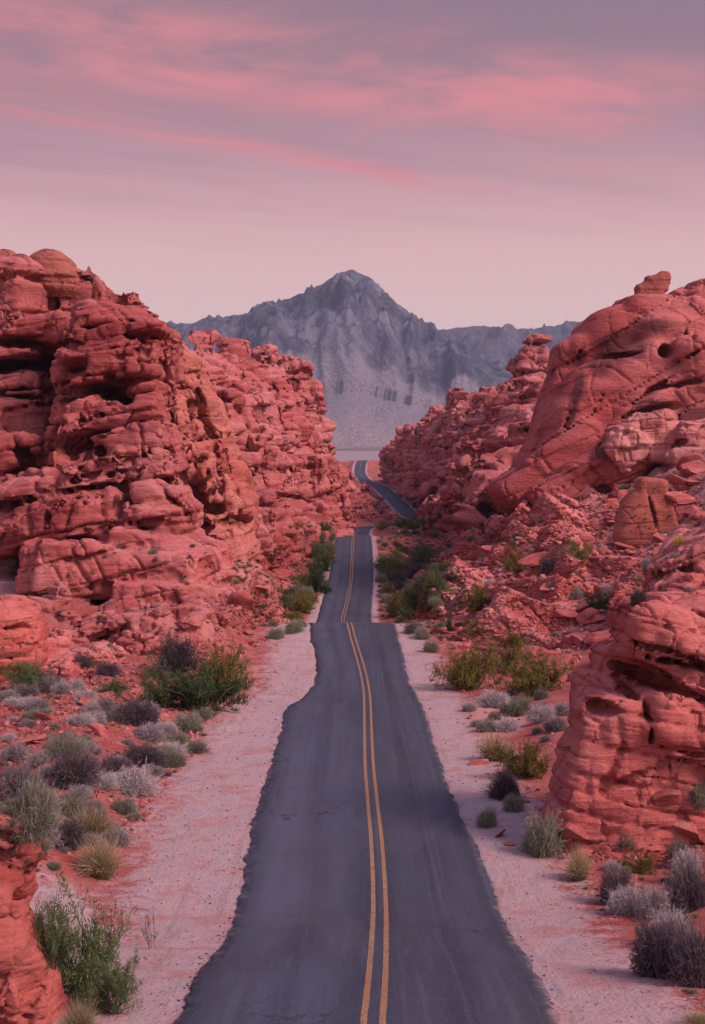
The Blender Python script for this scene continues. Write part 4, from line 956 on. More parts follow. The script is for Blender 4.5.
ridge('rock_outcrop', [(312, 424, 520), (322, 446, 560), (333, 462, 600), (343, 474, 640), (355, 482, 680), (368, 491, 700), (379, 504, 690), (387, 513, 670)],
      [(330, 520, 500), (340, 522, 540), (350, 522, 570), (360, 522, 590), (370, 521, 605), (376, 521, 618), (383, 520, 630), (388, 519, 640)],
      .7, 223, 260, 1.0, 4.5, 'low tail of broken red rock that hides part of the distant winding road', M['ridge'], 4.2, None, grow=(.7, .7), dip=math.radians(10), thick=24, pits=0, rough=.5)

def right_ridge_extra(B):
    B(538, 372, 440, 22, 20, 8, -8, rnd=.6, k=.6); B(534, 358, 440, 16, 15, 7, -24, rnd=.5, k=.6); B(539, 350, 440, 10, 14, 6, -8, rnd=.4, k=.4); B(546, 360, 438, 14, 9, 5, -14, rnd=.8, k=.4); B(552, 372, 436, 16, 10, 6, -10, rnd=.8, k=.4); B(522, 372, 440, 9, 16, 5, 10, rnd=.6, k=.4); B(562, 380, 440, 14, 14, 6, rnd=.6, k=.4); B(570, 390, 430, 14, 16, 6)
    B(460, 398, 640, 8, 10, 6, 8, rnd=.4, k=.5); B(452, 400, 645, 5, 9, 5, -8, rnd=.4, k=.5); B(470, 402, 620, 9, 9, 6, 0, rnd=.5, k=.5); B(490, 396, 560, 12, 9, 6, 0, rnd=.5, k=.5); B(508, 394, 520, 12, 9, 6, 0, rnd=.5, k=.5); B(434, 418, 720, 10, 8, 6, 20, rnd=.5, k=.5)
    B(408, 432, 800, 5, 7, 5, 0, rnd=.4, k=.5); B(400, 436, 820, 4, 8, 5, 0, rnd=.4, k=.5); B(500, 440, 430, 24, 9, 5, -6, rnd=.5, k=.4); B(520, 455, 400, 16, 10, 5, 12, rnd=.5, k=.4); B(440, 480, 560, 10, 12, 5, 20, rnd=.4, k=.4); B(515, 452, 330, 8, 9, 3, 0, rnd=.8, k=.3)
    B(453, 519, 330, 16, 5, 4, -2, rnd=.6, k=.3)
ridge('rock_formation', [(372, 462, 960), (380, 452, 920), (390, 440, 880), (402, 436, 840), (414, 428, 800), (428, 420, 740), (445, 410, 680), (465, 402, 640), (490, 398, 570), (510, 394, 520), (530, 376, 450), (555, 382, 440), (580, 390, 420), (600, 400, 400)],
      [(388, 476, 900), (401, 483, 840), (411, 490, 790), (420, 497, 740), (434, 506, 690), (448, 513, 640), (458, 518, 560), (452, 522, 460), (465, 520, 380), (480, 516, 320), (495, 510, 280), (510, 502, 250), (530, 495, 238), (560, 480, 240)],
      .85, 303, 900, 1.3, 7.5, 'long terraced red rock hillside right of the distant winding road, topped by a leaning crag', M['ridge'], 6.0, right_ridge_extra, grow=(.4, 1), dip=math.radians(-8), thick=40, pits=0, strata=.8, rough=.5, lo=(12, 225, -16), hi=(78, 975, 52))

# ledges and half buried blocks stepping up the right hand slope
ridge('rock_ledge', [(470, 512, 300), (500, 512, 250), (530, 508, 222), (565, 500, 205), (600, 492, 196), (640, 484, 186), (690, 474, 182)],
      [(408, 585, 225), (440, 615, 155), (470, 640, 122), (500, 655, 108), (540, 648, 104), (590, 620, 108), (640, 606, 112)],
      .26, 403, 120, .7, 3.0, 'broken half buried red ledge on the scree slope right of the road', M['slab'], 1.5, None, dip=math.radians(22), core=False, pits=0, rough=.5, lo=(6, 98, -15), hi=(50, 232, 4), onground=True, group='ledges on the right scree slope')
ridge('rock_ledge', [(10, 600, 125), (60, 610, 118), (110, 614, 116), (170, 612, 118), (220, 600, 125), (262, 572, 178)],
      [(10, 690, 82), (60, 668, 92), (110, 676, 86), (160, 655, 98), (215, 630, 108), (275, 620, 128)],
      .2, 423, 90, .4, 1.5, 'low broken red ledge between the tilted slabs and the left verge', M['slab'], 1.2, None, dip=math.radians(-12), core=False, pits=0, rough=.5, lo=(-30, 80, -14), hi=(-4, 190, -2), onground=True, group='ledges below the left massif')

# ------------------------------------------------------------------ loose rock
def rock_variant(seed, sub, jag=.06):
    import bmesh
    bm = bmesh.new(); bmesh.ops.create_icosphere(bm, subdivisions=sub, radius=1.0)
    v = np.array([p.co[:] for p in bm.verts], np.float32); f = np.array([[x.index for x in p.verts] for p in bm.faces]); bm.free()
    r = np.random.default_rng(seed)
    for _ in range(r.integers(8, 13)):                 # split faces
        n = r.normal(size=3); n /= np.linalg.norm(n); h = r.uniform(.42, .80)
        over = np.maximum(v@n-h, 0); v = v-over[:, None]*n*.97
    v *= np.array([r.uniform(.85, 1.35), r.uniform(.75, 1.15), r.uniform(.5, .85)])
    if sub > 1:
        nn = v/np.linalg.norm(v, axis=1, keepdims=True)
        v = v+nn*(jag*fbm(v*1.7+seed, 4, seed)+jag*.55*fbm(v*np.array([4, 4, 9])+seed, 3, seed+3))[:, None]
    return v.astype(np.float32), f
BV = []
for k in range(14):
    v, f = rock_variant(500+k, 4)
    me = link('boulder', v, f, M['boulder'] if k % 4 else M['outcrop']); BV.append(me.data); bpy.data.objects.remove(me)

bpy.context.view_layer.update()
DG = bpy.context.evaluated_depsgraph_get()
def hit(px, py):
    d = Vector(((px-CX)/F, 1, (YH-py)/F)).normalized()
    ok, loc, nor, i, ob, mt = SC.ray_cast(DG, Vector((0, 0, 0)), d)
    return (loc, nor, ob.name) if ok else (None, None, None)
def in_poly(poly, x, y):
    c = False; j = len(poly)-1
    for i in range(len(poly)):
        if (poly[i][1] > y) != (poly[j][1] > y) and x < (poly[j][0]-poly[i][0])*(y-poly[i][1])/(poly[j][1]-poly[i][1])+poly[i][0]: c = not c
        j = i
    return c
def sample(poly, rr):
    xs = [p[0] for p in poly]; ys = [p[1] for p in poly]
    while True:
        x, y = rr.uniform(min(xs), max(xs)), rr.uniform(min(ys), max(ys))
        if in_poly(poly, x, y): return x, y
def off_road(p, m=.5):
    l, c, r, z = road_at(np.array([p.y])); return p.x < l[0]-m or p.x > r[0]+m
rr = np.random.default_rng(77)
def boulder(px, py, wpx, label, group=None, mesh=None, flat=1.0, ground_only=True):
    p, n, nm = hit(px, py)
    if p is None or (ground_only and not nm.startswith('ground')) or not off_road(p): return None
    s = wpx*p.y/F/2
    o = bpy.data.objects.new('boulder', mesh or BV[rr.integers(len(BV))]); COL.objects.link(o)
    o.scale = (s*rr.uniform(.9, 1.1), s*rr.uniform(.8, 1.2), s*rr.uniform(.75, 1.15)*flat)
    o.rotation_euler = (rr.normal(0, .22), rr.normal(0, .22), rr.uniform(0, 6.28))
    o.location = (p.x, p.y+s*.3, p.z+s*.22*flat)
    return tag(o, label, 'boulder', group)
for a in [(577, 838, 46, 'red block with a cracked face at the left foot of the undercut outcrop', .8), (612, 832, 44, 'long low red block along the foot of the undercut outcrop', .6), (668, 805, 34, 'angular upright red block leaning on rubble beneath the undercut outcrop', 1.1),
          (690, 836, 52, 'thick tilted red slab at the right edge below the undercut outcrop', .7), (600, 852, 22, 'small pink block beside the grey green brush at the outcrop foot', .8), (655, 852, 20, 'rounded pale red stone behind the yellow green bush', .9), (630, 806, 26, 'flat red stone half buried in rubble under the outcrop', .6),
          (650, 826, 18, 'small red stone between the low slab and the angular block', .8), (478, 765, 20, 'red stone lying on the right verge beside straw coloured brush', .7), (500, 836, 16, 'flat dark red stone on the right gravel verge', .45), (510, 845, 14, 'small flat stone beside the grey green brush on the right verge', .4),
          (590, 612, 40, 'cluster leading red boulder at the middle of the right scree slope', .7), (566, 617, 28, 'smooth red boulder just left of the largest mid scree boulder', .8), (600, 640, 30, 'low boulder with a cave like shadow above the olive bushes', .6), (625, 548, 34, 'thin flat slab lying below the tall smooth brown boulder', .35),
          (612, 505, 30, 'pale pointed boulder left of the tall smooth brown boulder', .7), (670, 500, 20, 'pale pink boulder right of the tall smooth brown boulder', .8), (685, 492, 22, 'pale block among stones at the right edge of the scree', .8), (690, 470, 30, 'large pale slab near the right edge under the bluff', .6), (576, 565, 24, 'red boulder behind an olive bush on the scree', .7),
          (507, 605, 12, 'pale whitish upright stone on the red bank', 1.2), (550, 590, 26, 'low wide red boulder on the scree above the olive bushes', .55), (454, 522, 30, 'flat topped red ledge rock beside the green strip at the road bend', .35), (535, 560, 30, 'long flat red boulder near the top of the red bank', .5),
          (30, 745, 40, 'lumpy red dirt block among grey brush at the left', .6), (70, 740, 34, 'crumbly red block on the left flat behind grey brush', .6), (100, 735, 26, 'crumbly red stone beside the dark twiggy brush on the left flat', .6), (45, 720, 28, 'red stone below the green bush at the left edge', .6), (12, 735, 26, 'red stone touching the left edge among pale sage', .6), (80, 820, 34, 'flat red stone between straw grass and dark brush', .4), (62, 815, 20, 'small red stone left of the flat red stone', .5),
          (145, 640, 26, 'dark red block on the tilted slabs behind the big green bush', .5), (240, 605, 30, 'blunt red block where the left slope meets the verge', .7), (262, 590, 24, 'red boulder on the slope left of the roadside bushes', .7), (280, 575, 22, 'pink boulder high on the slope left of the road dip', .7)]:
    boulder(a[0], a[1], a[2], a[3], None, None, a[4], False)
SCREE = [(440, 640), (410, 580), (400, 560), (440, 534), (480, 520), (520, 508), (600, 492), (660, 476), (704, 462), (704, 600), (640, 600), (590, 640), (570, 690), (470, 665)]
FOOT = [(545, 835), (600, 815), (704, 775), (704, 885), (640, 872), (560, 856)]
LEFT = [(0, 672), (60, 658), (220, 622), (270, 640), (200, 690), (110, 705), (60, 760), (0, 760)]
SLOPE = [(200, 612), (262, 555), (320, 528), (336, 540), (318, 600), (290, 625), (230, 628)]
def scatter(poly, n, wmin, wmax, label, group, pw=2.4):
    k = 0; t = 0
    while k < n and t < n*6:
        t += 1; x, y = sample(poly, rr)
        if boulder(x, y, wmin+(wmax-wmin)*rr.random()**pw, label, group, None, rr.uniform(.6, 1.1)): k += 1
scatter(SCREE, 130, 9, 38, 'loose angular red stone on the scree slope right of the road', 'stones strewn over the right scree slope')
scatter(FOOT, 36, 7, 22, 'broken red stone in the rubble below the undercut roadside outcrop', 'stones below the undercut outcrop')
scatter(LEFT, 50, 7, 24, 'broken red stone on the flat left of the road behind the brush', 'stones on the left flat')
scatter(SLOPE, 34, 6, 17, 'loose red stone on the slope left of the road dip', 'stones on the slope left of the dip')

def rubble():
    V, Fc = [], []; base = 0
    vs = [rock_variant(900+k, 1) for k in range(10)]
    r = np.random.default_rng(5)
    def put(poly, n, lo, hi, flat=.8):
        nonlocal base
        for _ in range(n):
            x, y = sample(poly, r); p, nn, nm = hit(x, y)
            if p is None or not nm.startswith(('ground', 'rock_ledge')) or not off_road(p, .15): continue
            s = min((lo+(hi-lo)*r.random()**3)*p.y/F/2, .9); v, f = vs[r.integers(10)]
            R = np.array(Euler((r.normal(0, .4), r.normal(0, .4), r.uniform(0, 6.28))).to_matrix())
            w = (v*s*np.array([1, 1, flat]))@R.T+np.array([p.x, p.y, p.z+s*.15]); V.append(w); Fc.append(f+base); base += len(v)
    put(SCREE, 5200, 2.2, 9); put(FOOT, 900, 2.5, 9); put(LEFT, 1500, 2, 8); put(SLOPE, 1100, 2, 7)
    put([(380, 640), (420, 640), (560, 860), (704, 960), (704, 1024), (560, 1024), (470, 850)], 700, 1, 4.2, .5)
    put([(300, 640), (110, 860), (20, 1024), (200, 1024), (250, 850), (300, 690)], 1200, 1, 4.2, .5)
    put([(0, 690), (250, 660), (120, 860), (0, 860)], 2600, 2.5, 9)
    put([(705, 600), (1000, 640), (1000, 1020), (705, 1020)], 1400, 2, 12); put([(-250, 680), (0, 680), (0, 1000), (-250, 1000)], 700, 2, 10)
    put([(560, 720), (440, 640), (480, 760), (560, 850)], 350, 2, 7)
    o = link('rubble', np.concatenate(V), np.concatenate(Fc), M['rubble'], smooth=False); tag(o, 'small broken red stones strewn over the slopes and verges', 'rubble', kind='stuff')
    # black crumbs broken off the road edge
    V, Fc = [], []; base = 0
    for _ in range(650):
        d = 26+60*r.random()**1.6
        if perlin(np.array([[d*.5, 3, 1]]))[0] < -.02: continue
        l, c, rt, z = road_at(np.array([d])); side = r.random() < .7
        x = (l[0]-abs(r.normal(0, .16))) if side else (rt[0]+abs(r.normal(0, .10)))
        s = .008+.034*r.random()**2.5; v, f = vs[r.integers(10)]
        V.append(v*s+np.array([x, d, float(ground_z(x, d))+.01])); Fc.append(f+base); base += len(v)
    o = link('asphalt_debris', np.concatenate(V), np.concatenate(Fc), M['crumb'], smooth=False); tag(o, 'black asphalt crumbs along the broken road edges', 'debris', kind='stuff')
rubble()
print('rocks %.1fs' % (time.time()-T0))

# ------------------------------------------------------------------ plants
def strips(P0, P1, P2, W, tip, rnd):
    """N curved tapering blades through three points each"""
    n = len(P0); d = P2-P0
    s = np.cross(d, np.random.default_rng(1).normal(size=(n, 3))); s /= np.maximum(np.linalg.norm(s, axis=1, keepdims=True), 1e-6)
    s = s*W[:, None]/2
    v = np.stack([P0-s, P0+s, P1-s*.8, P1+s*.8, P2-s*.25, P2+s*.25], 1).reshape(-1, 3)
    b = (np.arange(n)*6)[:, None]
    q = np.concatenate([b+np.array([0, 1, 3, 2]), b+np.array([2, 3, 5, 4])])
    t = np.stack([tip[0], tip[0], tip[1], tip[1], tip[2], tip[2]], 1).ravel(); r = np.repeat(rnd, 6)
    return v, q, t, r
def join(parts):
    V, Q, T, R = [], [], [], []; b = 0
    for v, q, t, r in parts: V.append(v); Q.append(q+b); T.append(t); R.append(r); b += len(v)
    return np.concatenate(V), np.concatenate(Q), np.concatenate(T), np.concatenate(R)
def dome_dirs(r, n, H, low=.05):
    a = r.uniform(0, 2*np.pi, n); u = r.uniform(low, 1, n)
    el = np.arcsin(u)
    return np.stack([np.cos(a)*np.cos(el), np.sin(a)*np.cos(el), np.sin(el)*H], 1)
def twiggy(seed, H=.8, n=1900, w=.014, lobes=5):
    """rounded dome of fine branching twigs, radius about 1: (twigs, foliage)"""
    r = np.random.default_rng(seed)
    lob = dome_dirs(r, lobes, H, .2); amp = r.uniform(.8, 1.1, lobes)
    def reach(d):
        k = np.clip((d@lob.T)/np.linalg.norm(d, axis=1)[:, None]/np.linalg.norm(lob, axis=1), -1, 1); return (.62+.44*(amp*np.clip(k, 0, 1)**5).max(1))*(1+.35*fbm(d*2.3+seed, 2, seed))
    d = dome_dirs(r, 90, H); L = reach(d)*r.uniform(.55, .85, 90)
    b = r.normal(0, .09, (90, 3)); b[:, 2] = -.05; tp = d*L[:, None]+b*.5
    m = (b+tp)/2+r.normal(0, .05, (90, 3)); m[:, 2] -= .03
    tw = strips(b, m, tp, np.full(90, w*1.6), (np.zeros(90), np.full(90, .15), np.full(90, .35)), r.random(90))
    d = dome_dirs(r, n, H, .0); L = reach(d)*(1-.5*r.random(n)**1.3)*np.where(r.random(n) < .06, 1.25, 1)
    tp = d*L[:, None]; st = tp*(r.uniform(.35, .72, n))[:, None]+r.normal(0, .06, (n, 3))
    m = (st+tp)/2+r.normal(0, .05, (n, 3)); st[:, 2] = np.maximum(st[:, 2], -.03)
    tt = np.clip(L, 0, 1.1)
    A = strips(st, m, tp, r.uniform(.6, 1.3, n)*w, (tt*.2, tt*.5, tt), r.random(n))
    n2 = n*2; k = r.integers(0, n, n2); f = r.uniform(.35, 1, n2)[:, None]; p = st[k]*(1-f)+tp[k]*f
    e = p+(d[k]*.5+r.normal(0, .6, (n2, 3)))*.13*r.uniform(.5, 1.2, n2)[:, None]
    Bm = strips(p, (p+e)/2, e, np.full(n2, w*.9), (tt[k]*.5, tt[k]*.8, tt[k]), r.random(n2))
    return tw, join([A, Bm])
def tuft(seed, H=1.1, n=1000, w=.015):
    r = np.random.default_rng(seed)
    d = dome_dirs(r, n, H, .25); L = r.uniform(.6, 1.08, n); b = r.normal(0, .16, (n, 3)); b[:, 2] = -.04
    tp = b+d*L[:, None]; m = b+d*L[:, None]*.5; m[:, 2] += .10*L; tp[:, 2] -= .08*r.random(n)
    h = strips(b, m, tp, r.uniform(.7, 1.3, n)*w, (np.zeros(n), np.full(n, .45), np.ones(n)), r.random(n))
    n2 = 160; d = dome_dirs(r, n2, H, .0); b = r.normal(0, .2, (n2, 3)); b[:, 2] = -.03; tp = b+d*.5
    return strips(b, (b+tp)/2, tp, np.full(n2, w), (np.zeros(n2), np.zeros(n2), np.full(n2, .2)), r.random(n2)), h
def leafy(seed, H=.9, stems=46, leaves=2600, lw=.05, loose=.10, upright=0.0):
    """open bush of arching stems carrying small leaves: (stems, foliage)"""
    r = np.random.default_rng(seed)
    d = dome_dirs(r, stems, H, .12+upright); L = r.uniform(.6, 1.1, stems)
    b = r.normal(0, .10, (stems, 3)); b[:, 2] = -.05
    tp = b+d*L[:, None]; m = b+d*L[:, None]*.5+r.normal(0, .05, (stems, 3)); m[:, 2] += .08
    S = strips(b, m, tp, np.full(stems, .022), (np.zeros(stems), np.full(stems, .4), np.full(stems, .9)), r.random(stems))
    S2 = strips(b+np.array([.008, .008, 0]), m+np.array([.008, -.008, 0]), tp, np.full(stems, .022), (np.zeros(stems), np.full(stems, .4), np.full(stems, .9)), r.random(stems))
    side = stems*5; k = r.integers(0, stems, side); f = r.uniform(.3, .95, side)[:, None]
    q0 = np.where(f < .5, b[k]+(m[k]-b[k])*f*2, m[k]+(tp[k]-m[k])*(f*2-1)); q2 = q0+(d[k]+r.normal(0, .55, (side, 3)))*r.uniform(.10, .26, side)[:, None]
    SB = strips(q0, (q0+q2)/2+r.normal(0, .012, (side, 3)), q2, np.full(side, .012), (np.full(side, .4), np.full(side, .6), np.full(side, .9)), r.random(side))
    k = r.integers(0, side, leaves); f = r.random(leaves)[:, None]**.7
    p = q0[k]+(q2[k]-q0[k])*f+r.normal(0, loose*.35, (leaves, 3)); p[:, 2] = np.maximum(p[:, 2], .01)
    e = p+(d[k % stems]*.4+r.normal(0, .8, (leaves, 3))+np.array([0, 0, .35]))*lw*r.uniform(.7, 1.4, leaves)[:, None]
    rad = np.clip(np.linalg.norm(p*np.array([1, 1, 1/H]), axis=1), 0, 1.1)
    Lf = strips(p, (p+e)/2+r.normal(0, .006, (leaves, 3)), e, lw*r.uniform(.30, .55, leaves), (rad*.5, rad*.8, rad), np.repeat(r.random(side), 1)[k]*.5+.5*r.random(leaves))
    return join([S, S2, SB]), Lf
def variants(fn, stem, leaf, count, **kw):
    out = []
    for k in range(count):
        a, b = fn(1000+k*13, **kw); ms = []
        for nm, (v, q, t, r), mt in (('stems', a, stem), ('foliage', b, leaf)):
            o = link(nm, v, q, mt, smooth=False, attrs=dict(tip=t, rnd=r)); ms.append(o.data); bpy.data.objects.remove(o)
        v, q, t, r = join([a, b])                     # single-mesh version for plants too small to show their parts
        o = link('shrub', v, q, leaf, smooth=False, attrs=dict(tip=t, rnd=r)); ms.append(o.data); bpy.data.objects.remove(o)
        out.append(ms)
    return out
KIND = {
 'sage': ('sagebrush', 'shrub', variants(twiggy, M['stem'], M['sage'], 4, H=.75)),
 'grey': ('sagebrush', 'shrub', variants(twiggy, M['stem'], M['greysage'], 4, H=.7, lobes=7)),
 'dark': ('twiggy_brush', 'shrub', variants(twiggy, M['stem'], M['dark'], 4, H=.72, n=2000)),
 'sgreen': ('rabbitbrush', 'shrub', variants(twiggy, M['stem'], M['sagegreen'], 4, H=.72, lobes=6)),
 'straw': ('grass_tuft', 'grass', variants(tuft, M['straw'], M['straw'], 3)),
 'green': ('green_bush', 'bush', variants(leafy, M['stem'], M['green'], 4, H=.85, leaves=5600, lw=.042)),
 'deep': ('green_bush', 'bush', variants(leafy, M['stem'], M['deepgreen'], 3, H=.8, leaves=7000, lw=.048)),
 'olive': ('olive_bush', 'bush', variants(leafy, M['stem'], M['olive'], 4, H=.8, leaves=6000, lw=.045)),
 'near': ('green_bush', 'bush', variants(leafy, M['stem'], M['green'], 3, H=1.15, stems=46, leaves=6500, lw=.038, upright=.1)),
 'sprig': ('green_bush', 'bush', variants(leafy, M['stem'], M['green'], 1, H=1.5, stems=9, leaves=300, lw=.05, upright=.3)),
 'yellow': ('flowering_bush', 'bush', variants(leafy, M['stem'], M['yellow'], 1, H=.6)),
}
rp = np.random.default_rng(99)
def plant(kind, px, py, wpx, hpx=None, label=None, group=None, parts=None, ground_only=False):
    p, n, nm = hit(px, py)
    if p is None or (ground_only and not nm.startswith(('ground', 'rubble', 'boulder'))) or not off_road(p, .25): return None
    name, cat, vs = KIND[kind]; ms = vs[rp.integers(len(vs))]
    R = wpx*p.y/F/2; hz = (hpx or wpx*.42)*p.y/F*(.8 if kind in ('sage', 'grey', 'dark', 'sgreen') else .88)
    H = ms[2].get('top')
    if H is None:
        H = float(np.percentile([v.co.z for v in ms[2].vertices], 98)); ms[2]['top'] = H
    sc = (R*rp.uniform(.95, 1.05), R*rp.uniform(.85, 1.1), hz/H); rz = rp.uniform(0, 6.28)
    loc = (p.x, p.y+R*.5, p.z-.02*R)
    loc = (p.x, p.y+R*.5, min(p.z+.25*R, max(p.z-.1*R, float(ground_z(p.x, p.y+R*.5)))) if nm.startswith('ground') else p.z)
    if parts is None: parts = max(wpx, hpx or 0) >= 30
    if parts:
        o = empty(name, loc, rz); o.scale = sc
        for nm_, me in (('stems', ms[0]), ('foliage', ms[1])):
            c = bpy.data.objects.new(nm_, me); COL.objects.link(c); c.parent = o
    else:
        o = bpy.data.objects.new(name, ms[2]); COL.objects.link(o); o.location = loc; o.rotation_euler = (0, 0, rz); o.scale = sc
    return tag(o, label, cat, group)
